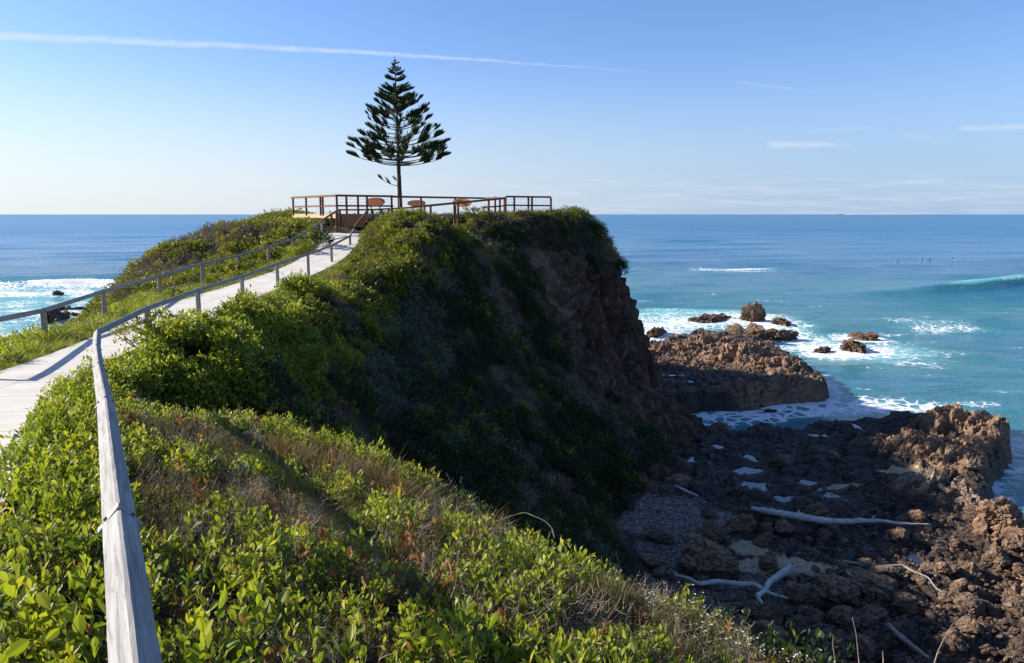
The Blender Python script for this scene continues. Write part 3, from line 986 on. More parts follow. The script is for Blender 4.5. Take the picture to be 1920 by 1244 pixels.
def mat_plain(name, c0, c1, scale=8, rough=0.7, metal=0.0, bump=0.2, spec=0.4):
    m, t = material(name)
    co = t.n('ShaderNodeTexCoord').outputs['Object']
    n = t.noise(co, scale, 5, 0.6)
    c = t.ramp(n, [(0.3, c0), (0.7, c1)])
    p = principled(t, c, rough, t.bump(n, bump, 0.01), spec, metal)
    t.t.links.new(p.outputs[0], t.out.inputs[0])
    return m


def mat_rail():
    """weathered grey timber; the grain follows the rail (x axis of the object runs along it)"""
    m, t = material("weathered_grey_timber")
    co = t.n('ShaderNodeTexCoord').outputs['Object']
    g = t.noise(t.scale(co, (2.2, 55, 55)), 1.0, 7, 0.65, 0.5)
    g2 = t.noise(t.scale(co, (7, 120, 120)), 1.0, 4, 0.6, 0.3)
    b = t.noise(t.scale(co, (1.5, 8, 8)), 1.0, 4, 0.6)
    c = t.ramp(g, [(0.28, (0.13, 0.122, 0.115)), (0.48, (0.27, 0.26, 0.247)), (0.70, (0.40, 0.388, 0.37))])
    c = t.mix(t.ss(b, 0.52, 0.75, 0.0, 0.45), c, (0.27, 0.245, 0.215))
    split = t.ss(g2, 0.63, 0.70)
    c = t.mix(t.m('MULTIPLY', split, 0.6), c, (0.10, 0.085, 0.07))
    p = principled(t, c, 0.85, t.bump(t.m('SUBTRACT', g, t.m('MULTIPLY', split, 0.8)), 0.55, 0.006), 0.25)
    t.t.links.new(p.outputs[0], t.out.inputs[0])
    return m


M_RAIL = mat_rail()
M_POST = mat_timber("weathered_post_timber", (0.16, 0.14, 0.115), (0.30, 0.27, 0.23), (0.40, 0.37, 0.32))
M_STRAP = mat_plain("galvanised_steel", (0.20, 0.19, 0.175), (0.32, 0.31, 0.29), 20, 0.55, 0.4, 0.1)
M_BOLT = mat_plain("rusty_steel", (0.10, 0.075, 0.06), (0.22, 0.17, 0.13), 40, 0.6, 0.5, 0.2)
M_DECK = mat_timber("red_brown_hardwood", (0.09, 0.045, 0.030), (0.16, 0.082, 0.053), (0.26, 0.145, 0.092), (3, 3, 20))
M_DECKPOST = mat_timber("red_brown_post_hardwood", (0.08, 0.036, 0.025), (0.14, 0.064, 0.040), (0.20, 0.10, 0.062), (25, 25, 2))
M_FASCIA = mat_timber("brown_board", (0.15, 0.075, 0.035), (0.24, 0.12, 0.06), (0.33, 0.18, 0.10), (2, 2, 25))
M_FLOOR = mat_timber("sunlit_decking", (0.34, 0.25, 0.16), (0.45, 0.34, 0.23), (0.55, 0.43, 0.3), (3, 30, 3))
M_WIRE = mat_plain("steel_wire", (0.4, 0.4, 0.4), (0.5, 0.5, 0.5), 5, 0.4, 0.8)
M_ORANGE = mat_plain("salmon_orange_board", (0.36, 0.10, 0.05), (0.47, 0.15, 0.07), 5, 0.55)
M_BARK = mat_timber("dark_pine_bark", (0.022, 0.015, 0.011), (0.045, 0.031, 0.023), (0.08, 0.058, 0.043), (8, 8, 25))
M_DRIFT = mat_timber("bleached_driftwood", (0.20, 0.18, 0.155), (0.47, 0.45, 0.42), (0.66, 0.64, 0.61), (3, 16, 16), 0.85)
M_DRIFTD = mat_timber("grey_driftwood", (0.16, 0.145, 0.13), (0.26, 0.24, 0.215), (0.36, 0.335, 0.305), (14, 14, 14), 0.85)

DIAM = 0.064       # half diagonal of the square rail, laid with an edge up


def rail_piece(a, b, parent, name='rail', half=DIAM, mat=None):
    """one length of rail as its own object: its x axis runs along the timber"""
    a, b = Vector(a), Vector(b)
    L = (b - a).length
    d = (b - a).normalized()
    side = d.cross(Vector((0, 0, 1))).normalized()
    up = side.cross(d)
    h = half
    c = h * 0.10
    prof = [(c, h - c), (-c, h - c), (-h + c, c), (-h + c, -c), (-c, -h + c), (c, -h + c), (h - c, -c), (h - c, c)]
    nseg = max(2, int(L / 0.12))
    V, F = [], []
    for k in range(nseg + 1):
        for (y, z) in prof:
            V.append((L * k / nseg, y + random.uniform(-1, 1) * 0.0009, z + random.uniform(-1, 1) * 0.0009))
    for k in range(nseg):
        for j in range(8):
            F.append((k * 8 + j, (k + 1) * 8 + j, (k + 1) * 8 + (j + 1) % 8, k * 8 + (j + 1) % 8))
    F.append(tuple(range(8)))
    F.append(tuple(nseg * 8 + j for j in range(8))[::-1])
    me = bpy.data.meshes.new(name)
    me.from_pydata(V, [], F)
    me.materials.append(mat or M_RAIL)
    o = bpy.data.objects.new(name, me)
    rot = Matrix((d, -side, up)).transposed().to_4x4()
    link(o, parent)
    off = parent.location if parent else Vector((0, 0, 0))
    o.matrix_local = Matrix.Translation(a - off) @ rot
    return o


def strap(p, d, parent):
    """folded steel strap over the rail with a bolt on each arm"""
    d = Vector(d).normalized()
    side = d.cross(Vector((0, 0, 1))).normalized()
    up = side.cross(d)
    p = Vector(p)
    h = DIAM + 0.004
    wv = 0.028
    prof = [(-h * 1.08, -0.016), (0, h * 1.08), (h * 1.08, -0.016), (h * 1.02 - 0.006, -0.026), (0, h - 0.007), (-h * 1.02 + 0.006, -0.026)]
    V = [tuple(p - parent.location + d * s * wv + side * x + up * z) for s in (-1, 1) for (x, z) in prof]
    F = [(j, (j + 1) % 6, 6 + (j + 1) % 6, 6 + j) for j in range(6)] + [(0, 5, 4, 1), (1, 4, 3, 2), (6, 7, 10, 11), (7, 8, 9, 10)]
    me = bpy.data.meshes.new('strap')
    me.from_pydata(V, [], F)
    me.materials.append(M_STRAP)
    s = link(bpy.data.objects.new('strap', me), parent)
    for sg in (-1, 1):
        c = p - parent.location + side * sg * h * 0.68 + up * (h * 0.34)
        n = (side * sg + up).normalized()
        b = MB()
        b.ring_tube([np.array(c - n * 0.004), np.array(c + n * 0.006)], 0.008, 6)
        b.build('bolt', M_BOLT, s)


def fence(name, pts, posts, label, loc):
    """pts: rail apex points; posts: indices that carry a post"""
    root = empty(name, loc, label, 'fence')
    lv_ = Vector(loc)
    for a, b in zip(pts[:-1], pts[1:]):
        if a is None or b is None:
            continue
        a, b = Vector(a), Vector(b)
        d = (b - a).normalized() * 0.004
        rail_piece(a + d - Vector((0, 0, DIAM)), b - d - Vector((0, 0, DIAM)), root)
    for k, p in enumerate(pts):
        if p is None:
            continue
        nb = pts[k + 1] if k + 1 < len(pts) and pts[k + 1] is not None else pts[k - 1]
        d = Vector(nb) - Vector(p)
        if k in posts:
            yaw = math.atan2(d.y, d.x)
            z0 = float(ground(p[0], p[1])) - 0.35
            m_ = MB().post((p[0] - lv_.x, p[1] - lv_.y, z0 - lv_.z), p[2] - DIAM * 1.55 - lv_.z, 0.115, 0.115, yaw)
            m_.build('post', M_POST, root)
        strap(Vector(p) - Vector((0, 0, DIAM)), d, root)
    return root


def rp(px, py, Y):
    return tuple(pd(px, py, Y))


near_pts = [(1.75, -3.2, 15.02), (0.92, -1.6, 14.98), tuple(pd(255, 1244, 1.62)), rp(222, 950, 2.72), rp(197, 743, 5.5), rp(184, 680, 8.3), rp(180, 647, 11.0), rp(182, 617, 13.2)]
_p2, _p3 = np.array(near_pts[2]), np.array(near_pts[3])
near_pts[2] = tuple(_p3 - (_p3 - _p2) * 2.4); near_pts[1] = tuple(_p3 - (_p3 - _p2) * 3.6); near_pts[0] = tuple(_p3 - (_p3 - _p2) * 5.0)
# a straight run between the two lower joints of the foreground rail
far_pts = [rp(275, 574, 17.6), rp(370, 541, 22.2), rp(453, 516, 26.8), rp(519, 493, 31.2), rp(577, 475, 35.6), rp(621, 459, 40.0), rp(656, 441, 44.0), rp(664, 428, 45.6)]
fence('timber_handrail', near_pts + far_pts, {0, 1, 3, 4, 5, 6, 8, 9, 10, 11, 12, 13, 14}, 'weathered grey timber handrail on the cliff side of the path, starting in the foreground', (0.0, 0.0, 13.9))
left_pts = [(-3.3, 1.0, 14.95), (-5.0, 4.0, 14.82), (-6.9, 7.2, 14.62), (-8.6, 9.9, 14.4), (-9.45, 11.4, 14.2), None, (-9.95, 13.3, 14.05), rp(80, 578, 18.4), rp(193, 543, 22.4), rp(298, 516, 29.6), rp(378, 492, 34.2), rp(445, 478, 38.2), rp(502, 462, 40.8),
            rp(548, 447, 43.0), rp(571, 436, 44.8), rp(603, 414, 46.6)]
fence('timber_handrail', left_pts, set(range(16)) - {5}, 'weathered grey timber handrail on the grassy left side of the path', (-11.0, 18.0, 13.0))

# ------------------------------------------------------------------ lookout deck
def deck():
    A = pd(547, 371, 53.5); B = pd(631, 367, 48.0); C = pd(737, 368.5, 50.5); D = pd(905, 372, 58.5); E2 = pd(948, 369, 57.0); G = pd(1033, 370, 57.5)
    root = empty('lookout_deck', (-9.5, 50.0, 15.3), 'raised red brown timber lookout deck with railings behind the tree', 'deck')
    o = np.array([-9.5, 50.0, 15.3])
    fl = 16.02
    bk = np.array([-12.5, 58.5, 0])
    # floor planks with a fascia
    poly = [A[:2], B[:2], (-9.2, 48.0), C[:2], (-2.0, 57.5), bk[:2]]
    V = [(x - o[0], y - o[1], fl - o[2]) for x, y in poly] + [(x - o[0], y - o[1], fl - 0.26 - o[2]) for x, y in poly]
    n = len(poly)
    mb = MB(); mb.v = V
    mb.f = [tuple(range(n))[::-1], tuple(range(n, 2 * n))] + [(j, (j + 1) % n, n + (j + 1) % n, n + j) for j in range(n)]
    mb.build('deck_floor', M_FLOOR, root)

    def rail(a, b, name='top_rail', w_=0.15, h_=0.13):
        MB().bar(np.array(a) - o, np.array(b) - o, w_, h_).build(name, M_DECK, root)

    def posts(a, b, fr, top, bot=None, w_=0.13):
        for f in fr:
            p = np.array(a) + (np.array(b) - np.array(a)) * f
            zt = (a[2] + (b[2] - a[2]) * f) + top
            zb = bot if bot is not None else fl - 0.1
            if bot == 'ground':
                zb = float(ground(p[0], p[1])) - 0.3
            MB().post(p - o - np.array([0, 0, p[2] - zb]), zt - o[2], w_, w_, 0.3).build('post', M_DECKPOST, root)

    def side(a, b, fr, mid=True, wires=True):
        rail(a, b)
        posts(a, b, fr, -0.05)
        if mid:
            m0 = np.array(a) - (0, 0, 0.62); m1 = np.array(b) - (0, 0, 0.62)
            rail(m0, m1, 'middle_rail', 0.05, 0.11)
        if wires:
            for dz in (0.22, 0.42, 0.82):
                MB().ring_tube([np.array(a) - o - (0, 0, dz), np.array(b) - o - (0, 0, dz)], 0.006, 5).build('wire', M_WIRE, root)

    side(A, B, (0.03, 0.34, 0.66, 0.71, 1.0))
    side(B + (0.02, 0, 0), C, (0.16, 0.36, 0.52))
    posts(B, C, (0.97,), -0.05)
    # low rail in front of the left bay
    rail(pd(634, 394, 47.7), pd(690, 394, 48.2), 'low_rail', 0.05, 0.09)
    rail(C + (0, 0, -0.02), D, 'top_rail')
    posts(C, D, (0.07, 0.28, 0.66), -0.05)
    # far rail and the right-hand bay
    rail(D, E2 + (0, 0, -0.1), 'top_rail')
    side(E2, G, (0.0, 0.19, 0.5, 0.58, 1.0), True, True)
    posts(D, E2, (0.55,), 0.05, 'ground')
    posts(D, E2, (0.95,), -0.1, 'ground')
    # sloping rail of the ramp in front of the tree
    ra, rb = pd(772, 389, 49.0), pd(948, 372, 56.0)
    rail(ra, rb, 'ramp_rail', 0.14, 0.14)
    posts(ra, rb, (0.12, 0.18, 0.42, 0.46, 0.80, 0.93), -0.06, 'ground')
    rail(pd(905, 389.5, 54.5), pd(950, 386, 56.0), 'ramp_low_rail', 0.06, 0.10)
    rail(pd(690, 394, 48.2), pd(775, 389.5, 49.0), 'ramp_rail', 0.12, 0.10)
    posts(pd(690, 394, 48.2), pd(775, 389.5, 49.0), (0.1, 0.3, 0.45), -0.04, 'ground')
    # board wall at the head of the path and the step posts
    for k in range(4):
        z0, z1 = 15.2 + 0.205 * k, 15.2 + 0.205 * (k + 1) - 0.008
        a = np.array([-10.62, 47.75, (z0 + z1) / 2]); b = np.array([-9.05, 47.75, (z0 + z1) / 2])
        MB().bar(a - o, b - o, 0.05, z1 - z0).build('wall_board', M_FASCIA, root)
    for (px_, y0, y1, Y) in ((632, 396, 430, 47.4), (638, 394, 428, 47.7), (622, 400, 421, 47.3)):
        t_ = pd(px_, y0, Y); b_ = pd(px_, y1, Y)
        MB().post(b_ - o - (0, 0, 0.2), t_[2] - o[2], 0.12, 0.12, 0.0).build('post', M_DECKPOST, root)
    rail(pd(603, 414, 46.6), pd(634, 394, 47.7), 'stair_rail', 0.08, 0.11)
    rail(pd(664, 426, 45.9), pd(691, 393, 48.2), 'stair_rail', 0.08, 0.11)


deck()


M_BRIGHT = mat_plain("bright_orange_board", (0.62, 0.20, 0.05), (0.72, 0.26, 0.08), 5, 0.55)
M_REDBROWN = mat_plain("red_brown_board", (0.26, 0.07, 0.04), (0.34, 0.10, 0.055), 5, 0.55)


def board(cx, cy, w_, hpx, Y, tilt, label, mat):
    """surfboard-shaped sign board leaning on two short legs"""
    c = pd(cx, cy, Y)
    a_ = w_ / 2 / FPX * Y
    b_ = hpx / 2 / FPX * Y
    root = empty('information_board', (c[0], c[1], 16.0), label, 'board')
    n = 40
    V = []
    for s in (-0.02, 0.02):
        for k in range(n):
            a = 2 * math.pi * k / n
            ux = math.copysign(abs(math.cos(a)) ** 0.9, math.cos(a)) * a_
            uz = math.copysign(abs(math.sin(a)) ** 0.9, math.sin(a)) * b_ / math.cos(tilt)
            V.append((ux, s * math.cos(tilt) + uz * math.sin(tilt), uz * math.cos(tilt) - s * math.sin(tilt) + c[2] - 16.0))
    mb = MB(); mb.v = V
    mb.f = [tuple(range(n)), tuple(range(n, 2 * n))[::-1]] + [(j, n + j, n + (j + 1) % n, (j + 1) % n) for j in range(n)]
    mb.build('board_panel', mat, root)
    for sx in (-0.45, 0.45):
        MB().post((sx * a_, 0.06, -0.1), c[2] - 16.0 - b_ * 0.2, 0.07, 0.07).build('leg', M_DECKPOST, root)


board(703.5, 379, 36, 15, 49.6, R(35), 'salmon surfboard shaped sign board left of the pine trunk, seen whole', M_ORANGE)
board(781, 381.5, 34, 11, 54.5, R(35), 'red brown surfboard shaped sign board just right of the pine, partly behind a bush', M_REDBROWN)
board(866, 380.5, 36, 14, 55.5, R(35), 'bright orange surfboard shaped sign board under the sloping ramp rail, furthest right', M_BRIGHT)

# ------------------------------------------------------------------ Norfolk Island pine
def mat_needles():
    m, t = material("pine_foliage")
    tint = t.attr('tint')
    c = t.ramp(tint, [(0.0, (0.018, 0.036, 0.012)), (0.5, (0.036, 0.066, 0.018)), (1.0, (0.085, 0.125, 0.028))])
    p = principled(t, c, 0.6, None, 0.35)
    tr = t.n('ShaderNodeBsdfTranslucent'); t.put(tr.inputs[0], c)
    mx = t.n('ShaderNodeMixShader'); mx.inputs[0].default_value = 0.2
    t.t.links.new(p.outputs[0], mx.inputs[1]); t.t.links.new(tr.outputs[0], mx.inputs[2])
    t.t.links.new(mx.outputs[0], t.out.inputs[0])
    return m


M_NEEDLE = mat_needles()


def pine():
    base = pd(750, 388, 52.0)
    zb = float(ground(base[0], base[1])) - 0.15
    H = float(pd(745, 104, 52.0)[2] - base[2])
    S = H / (388 - 104)
    root = empty('norfolk_island_pine', (base[0], base[1], zb), 'tall dark Norfolk Island pine with tiered branches on the headland top', 'tree')
    z_off = base[2] - zb
    lean = lambda z: (-4.0 * S * (max(z, 0) / H) ** 1.2, 0.0)
    T = MB()
    zz = np.linspace(-0.2, H + z_off, 40)
    pts = [np.array([lean(z - z_off)[0], 0, z]) for z in zz]
    rad = [0.20 * (1 - 0.93 * (max(0, z) / (H + z_off)) ** 0.85) + (0.05 * max(0, 1 - z / 0.9)) for z in zz]
    T.ring_tube(pts, rad, 12, jitter=0.18)
    T.build('trunk', M_BARK, root, True)
    # whorls: tip height and length in photo pixels (zoom 4.44), branches in the whorl, share that carries foliage, rise
    Wl = [(40, 12, 5, 1, .2), (58, 34, 5, 1, .25), (84, 40, 4, 1, .3), (98, 56, 5, 1, .3), (128, 70, 6, 1, .32), (168, 88, 6, 1, .36),
          (242, 112, 7, 1, .36), (262, 140, 7, 1, .4), (300, 168, 7, 1, .44), (330, 200, 7, .92, .46), (372, 205, 6, .85, .46), (408, 250, 6, .78, .46), (452, 265, 6, .72, .44),
          (505, 285, 6, .68, .44), (575, 330, 7, .66, .42), (632, 376, 7, .66, .38), (690, 404, 7, .64, .33), (728, 430, 7, .62, .3), (778, 412, 6, .55, .26), (805, 440, 6, .5, .24), (835, 380, 4, .45, .22)]
    br = MB()
    LB, LD, LL, LW, LT = [], [], [], [], []
    r2 = np.random.default_rng(3)

    def branch(z_tip_px, length, az, cover, rise, dens=1.0):
        zt = (1250 - z_tip_px) / 4.44 * S + z_off
        L = length / 4.44 * S * (1.05 if math.cos(az) > 0 else 0.98)
        z0 = zt - rise * L
        dirx = np.array([math.cos(az), math.sin(az), 0])
        ox = lean(z0 - z_off)[0]
        n = 14
        P = []
        for k in range(n + 1):
            t = k / n
            zc = z0 + (zt - z0) * (0.35 * t + 0.65 * t ** 1.9) - 0.02 * L * math.sin(math.pi * t)
            P.append(np.array([ox, 0, 0]) + dirx * L * t + np.array([0, 0, zc]))
        br.ring_tube(P, [0.012 + 0.028 * (1 - k / n) * min(1, L / 2.5) for k in range(n + 1)], 5)
        side = np.array([-dirx[1], dirx[0], 0])
        m = int(max(16, L * cover * 54) * dens)
        gaps = r2.uniform(0, 6.28)
        for k in range(m):
            t = 1 - cover * (k + r2.random()) / m
            if cover < 0.99 and math.sin(t * 17 + gaps) < -0.22 and t < 0.9:
                continue
            f = t * n; i = min(int(f), n - 1)
            p = P[i] + (P[i + 1] - P[i]) * (f - i)
            ax = P[i + 1] - P[i]; ax /= np.linalg.norm(ax)
            edge = (1 - t) / max(cover, 0.01)
            ll = (0.19 + 0.40 * min(1, edge * 2.2 + 0.12) * min(1.0, 0.45 + L / 3.0)) * r2.uniform(0.8, 1.15)
            if cover >= 1:
                ll = min(ll * 0.9, (0.05 + 0.22 * L) * r2.uniform(0.8, 1.2))
            sgn = 1 if k % 2 else -1
            d = ax * r2.uniform(0.5, 1.0) + np.array([0, 0, 1]) * r2.uniform(0.35, 0.85) + side * sgn * r2.uniform(0.12, 0.8)
            d /= np.linalg.norm(d)
            LB.append(p); LD.append(d); LL.append(ll); LW.append(r2.uniform(0.020, 0.034)); LT.append(np.clip(0.35 + 0.3 * r2.normal() + 0.3 * (edge < 0.2), 0, 1))

    for wi, (zp, ln, nb, cv, rs) in enumerate(Wl):
        a0 = r2.uniform(0, 6.28)
        for k in range(nb):
            az = a0 + 2 * math.pi * k / nb + r2.normal(0, 0.12)
            if k == 0: az = 0.12 * r2.normal()
            if k == nb // 2: az = math.pi + 0.15 * r2.normal()
            branch(zp + r2.normal(0, 8), ln * r2.uniform(0.78, 1.06), az, cv, rs * r2.uniform(0.62, 0.95))
    branch(1000, 178, math.pi + 0.1, 0.8, 0.42, 0.5)
    branch(1015, 60, math.pi - 0.7, 0.6, 0.3, 0.6)
    br.build('branch', M_BARK, root, True)['kind'] = 'stuff'
    B_, D_, L_, W_, T_ = map(np.array, (LB, LD, LL, LW, LT))
    # every branchlet is a tapering, slightly arched cord with three sides
    a1 = np.cross(D_, [0.3, 0.2, 1.0]); a1 /= np.linalg.norm(a1, axis=1)[:, None] + 1e-9
    a2 = np.cross(D_, a1)
    ringsn = [(0.0, 0.6), (0.35, 1.0), (0.75, 0.8), (1.0, 0.12)]
    V = []
    for (s, wd) in ringsn:
        c = B_ + D_ * (L_ * s)[:, None] + np.array([0, 0, 1]) * (0.10 * L_ * s * s)[:, None]
        for j in range(3):
            th = 2 * math.pi * j / 3
            V.append(c + (W_ * wd)[:, None] * (math.cos(th) * a1 + math.sin(th) * a2))
    V = np.stack(V, 1)
    N = len(B_)
    q = []
    for r_ in range(3):
        for j in range(3):
            q.append((r_ * 3 + j, r_ * 3 + (j + 1) % 3, r_ * 3 + 3 + (j + 1) % 3, r_ * 3 + 3 + j))
    q = np.array(q)
    Q = (np.arange(N)[:, None, None] * 12 + q[None]).reshape(-1, 4)
    link(bpy.data.objects.new('crown', mesh_np('crown', V.reshape(-1, 3), Q, mat=M_NEEDLE, smooth_sh=True, attrs={'tint': np.repeat(T_, 12)})), root)


pine()

# ------------------------------------------------------------------ rocks that stand by themselves
def rock_mesh(name, seed, subdiv=5, sx=1.0, sy=0.8, sz=0.6, crag=0.35, grey=0.0):
    bm = bmesh.new()
    bmesh.ops.create_icosphere(bm, subdivisions=subdiv, radius=1.0)
    v = np.array([x.co[:] for x in bm.verts])
    f = np.array([[x.index for x in p.verts] for p in bm.faces])
    bm.free()
    n = v.copy()
    f1, f2, wid, _ = worley(v * 1.15 + seed * 3.1, seed)
    g1, g2, gid, _ = worley(v * 2.9 + seed * 1.7, seed + 5)
    # cut by random planes for flat broken faces
    r2 = np.random.default_rng(seed)
    for k in range(9):
        d = r2.normal(size=3); d /= np.linalg.norm(d)
        lim = r2.uniform(0.62, 0.9)
        over = np.maximum(0, v @ d - lim)
        v = v - over[:, None] * d * 0.92
    r = 1 + crag * (0.5 * (wid - 0.5) - 0.25 * smooth(f2 - f1, 0.2, 0) + 0.35 * (gid - 0.5) - 0.2 * smooth(g2 - g1, 0.2, 0)) + 0.22 * crag * fbm(n * 5 + seed, 4, seed)
    v = v * r[:, None] * np.array([sx, sy, sz])
    return mesh_np(name, v, tris=f, mat=M_ROCK, attrs={'grey': np.full(len(v), grey), 'dry': np.full(len(v), 0.42), 'gravel': np.zeros(len(v)), 'sand': np.zeros(len(v))})  # 'dry' keeps boulders out of most of the painted shade


ROCKV = [rock_mesh('boulder', 300 + k, 4, 1.0, random.uniform(0.65, 0.95), random.uniform(0.5, 0.75), 0.4) for k in range(7)]
ROCKBIG = [rock_mesh('boulder', 320 + k, 5, 1.0, random.uniform(0.65, 0.9), random.uniform(0.5, 0.7), 0.5) for k in range(4)]
CRAG = [rock_mesh('sea_rock', 340 + k, 5, 1.0, 0.75, 0.55, 0.85) for k in range(4)]


def put_rock(me, name, loc, s, rot, label, cat='rock', group=None):
    o = bpy.data.objects.new(name, me)
    o.location = loc; o.scale = s if hasattr(s, '__len__') else (s, s, s); o.rotation_euler = rot
    link(o)
    return tag(o, label, cat, group)


def shore_z(x, y):
    return float(shore(np.array([float(x)]), np.array([float(y)]))[0][0])


big = [  # pixel, width px, height factor, roll, label
    (1330, 1066, 124, 0.85, (0.1, 0.25, -0.5), 'largest rounded dark boulder on the gravel, above the forked driftwood'),
    (1336, 1008, 66, 0.9, (0.05, 0, 0.1), 'square brown boulder in the middle of the gravel beach, beside the sand'),
    (1388, 987, 62, 0.9, (0, 0, 0.3), 'reddish rounded boulder at the left tip of the long driftwood log'),
    (1238, 806, 92, 1.1, (0, 0, 0.2), 'big block of brown rock at the foot of the cliff beside the white water'),
    (1240, 1010, 60, 0.6, (0, 0.3, -0.5), 'low wedge of brown rock on the gravel beside the dark scrub'),
    (1535, 965, 70, 0.9, (0, 0, 0.5), 'dark boulder right above the long driftwood log, beside a pool'),
    (1345, 796, 44, 0.9, (0, 0, 0), 'dark rock at the edge of the white water channel, nearest the cliff'),
    (1225, 1060, 50, 0.7, (0, 0.2, 0.4), 'brown rock in the gravel left of the largest rounded boulder'),
    (1500, 1118, 66, 0.9, (0, 0.3, -0.4), 'black slanted boulder just right of the crossed driftwood'),
    (1570, 1118, 92, 0.7, (0, 0.3, -0.5), 'large flat dark slab under the thin branch of driftwood'),
    (1515, 1170, 60, 0.8, (0, 0, 0.2), 'grey topped boulder below the crossed driftwood at the grass edge'),
    (1640, 1105, 110, 0.6, (0, 0.2, -0.3), 'broad brown slab below the thin curved branch'),
    (1880, 1000, 96, 1.0, (0, 0.1, 0.4), 'large sunlit red brown boulder at the right edge by the water'),
    (1905, 1045, 60, 0.9, (0, 0, 0.8), 'sunlit pale boulder at the right edge, under the large red brown one'),
    (1866, 1052, 60, 0.8, (0, 0, 1.2), 'half shaded dark boulder at the foot of the large sunlit one'),
]
for k, (a, b, wpx, hf, rot, lab) in enumerate(big):
    c = gp(a, b + 8, 1.25)
    s = wpx / 2 / FPX * (c[1] + 2.0)
    put_rock(ROCKBIG[k % 4], 'boulder', (c[0], c[1], shore_z(c[0], c[1]) + 0.28 * s), (s, s, s * hf * 1.25), rot, lab)
cnt = 0
r3 = np.random.default_rng(77)
while cnt < 240:
    a, b = r3.uniform(1190, 2050), r3.uniform(800, 1244)
    if b < 960 and r3.random() < 0.72: continue
    c = gp(a, b, 1.2)
    if c[0] - np.interp(c[1], SY, SP[:, 11, 0]) < 0.5: continue
    h_, g_, s_, _, _d = shore(np.array([c[0]]), np.array([c[1]]))
    if h_[0] < 0.7 or h_[0] > 2.0: continue
    if (g_[0] > 0.5 or s_[0] > 0.3) and r3.random() < 0.85: continue
    sc = 0.16 + 0.62 * r3.random() ** 2.6
    if any(abs(c[0] - q[0]) < q[3] + sc and abs(c[1] - q[1]) < q[4] + sc for q in POOL_W): continue
    put_rock(ROCKV[cnt % 7], 'boulder', (c[0], c[1], h_[0] + 0.2 * sc), (sc, sc * r3.uniform(0.8, 1.2), sc * r3.uniform(0.7, 1.1)),
             (r3.uniform(-.35, .35), r3.uniform(-.35, .35), r3.uniform(0, 6.28)), 'dark brown angular boulder lying among many others on the shaded rocky shore', 'rock', 'boulders strewn over the shaded rocky shore')
    cnt += 1
sr = [
    (1411, 606, 42, 2.3, 'upright tan rock stack standing highest beyond the far rock platform', 0), (1330, 605, 96, 0.35, 'long low black reef in the foam left of the tan rock stack', 1), (1462, 610, 62, 0.5, 'low dark rock in the foam just right of the tan stack', 2),
    (1398, 634, 100, 0.6, 'broad olive brown rock in front of the tan stack, joined to the far platform', 3), (1460, 632, 66, 0.5, 'sloping tan rock at the right foot of the tan stack', 0), (1543, 660, 40, 0.6, 'small rounded black rock, left of a pair in the foam', 1), (1597, 657, 76, 0.6, 'black rock with a tan top, right of a pair in the foam', 2),
    (1622, 633, 62, 0.35, 'flat black rock awash further out than the pair in the foam', 3), (1230, 630, 44, 0.95, 'dark rock against the foot of the cliff at the far platform', 1), (1490, 614, 14, 0.6, 'tiniest dark rock in the foam right of the tan stack', 2),
    (1445, 772, 22, 0.5, 'small dark rock awash in the white channel between the platforms', 0), (1383, 603, 26, 0.6, 'small dark rock touching the left of the tan stack', 3),
    (108, 556, 17, 1.3, 'small square dark rock alone in the white surf on the left', 0), (105, 587, 42, 0.6, 'flat black rock behind the left handrail post, furthest of its cluster', 1), (100, 600, 46, 0.8, 'black rock nearest the grass behind the left handrail post', 2), (124, 592, 22, 1.0, 'black rock on the right end of the cluster by the left handrail post', 3),
    (147, 582, 25, 0.5, 'low black rock in the surf between two left handrail posts, the further one', 1), (142, 594, 18, 0.8, 'small black rock between two left handrail posts, the leftmost nearer one', 2), (172, 590, 34, 0.6, 'black rock just left of the taller left handrail post', 0), (206, 556, 34, 0.5, 'grey rock ledge at the water foot of the left hill', 3), (200, 566, 20, 0.5, 'small dark rock at the water under the left hill', 1),
]
for (a, b, wpx, hf, lab, vi) in sr:
    c = gp(a, b, 0.0)
    s = wpx / 2 / FPX * c[1] * (1.3 if a < 250 else 1.05)
    put_rock(CRAG[vi], 'sea_rock', (c[0], c[1], s * 0.05), (s, s * 0.8, s * 1.5 * hf), (0, 0, vi * 0.7), lab)

# ------------------------------------------------------------------ driftwood
def drift(name, pix, rad, label, mat, z=1.3, fork=None, lift=0.12):
    P = []
    for k, (a, b) in enumerate(pix):
        c = gp(a, b, z)
        P.append(np.array([c[0], c[1], max(shore_z(c[0], c[1]), 1.0)]))
    zs = np.array([p[2] for p in P])
    zs = np.convolve(np.pad(zs, 2, 'edge'), np.ones(5) / 5, 'valid')
    zl = np.linspace(zs[0], zs[-1], len(P))
    for p, z_, l_ in zip(P, zs, zl):
        p[2] = max(z_, l_) + lift
    t = np.arange(len(P), dtype=float)
    tt = np.linspace(0, len(P) - 1, len(P) * 7)
    Q = pchip(t, np.array(P), tt)
    Q += 0.03 * np.stack([fbm(Q * 1.4, 2, s) for s in (1, 2, 3)], 1)
    rr = np.interp(tt, np.linspace(0, len(P) - 1, len(rad)), rad)
    rr = rr * (1 + 0.22 * fbm(Q * 3.0, 3, 9)); mb = MB().ring_tube(list(Q), list(rr), 12, jitter=0.36)
    if fork:
        for (k, off, r_) in fork:
            q = Q[int(k * (len(Q) - 1))]
            mb.ring_tube([q, q + np.array(off) * 0.5 + (0, 0, 0.05), q + np.array(off)], [r_, r_ * 0.7, r_ * 0.25], 7, jitter=0.3)
    o0 = Q[len(Q) // 2]
    o = mb.build(name, mat, None, True, origin=o0)
    o.location = o0
    tag(o, label, 'driftwood')


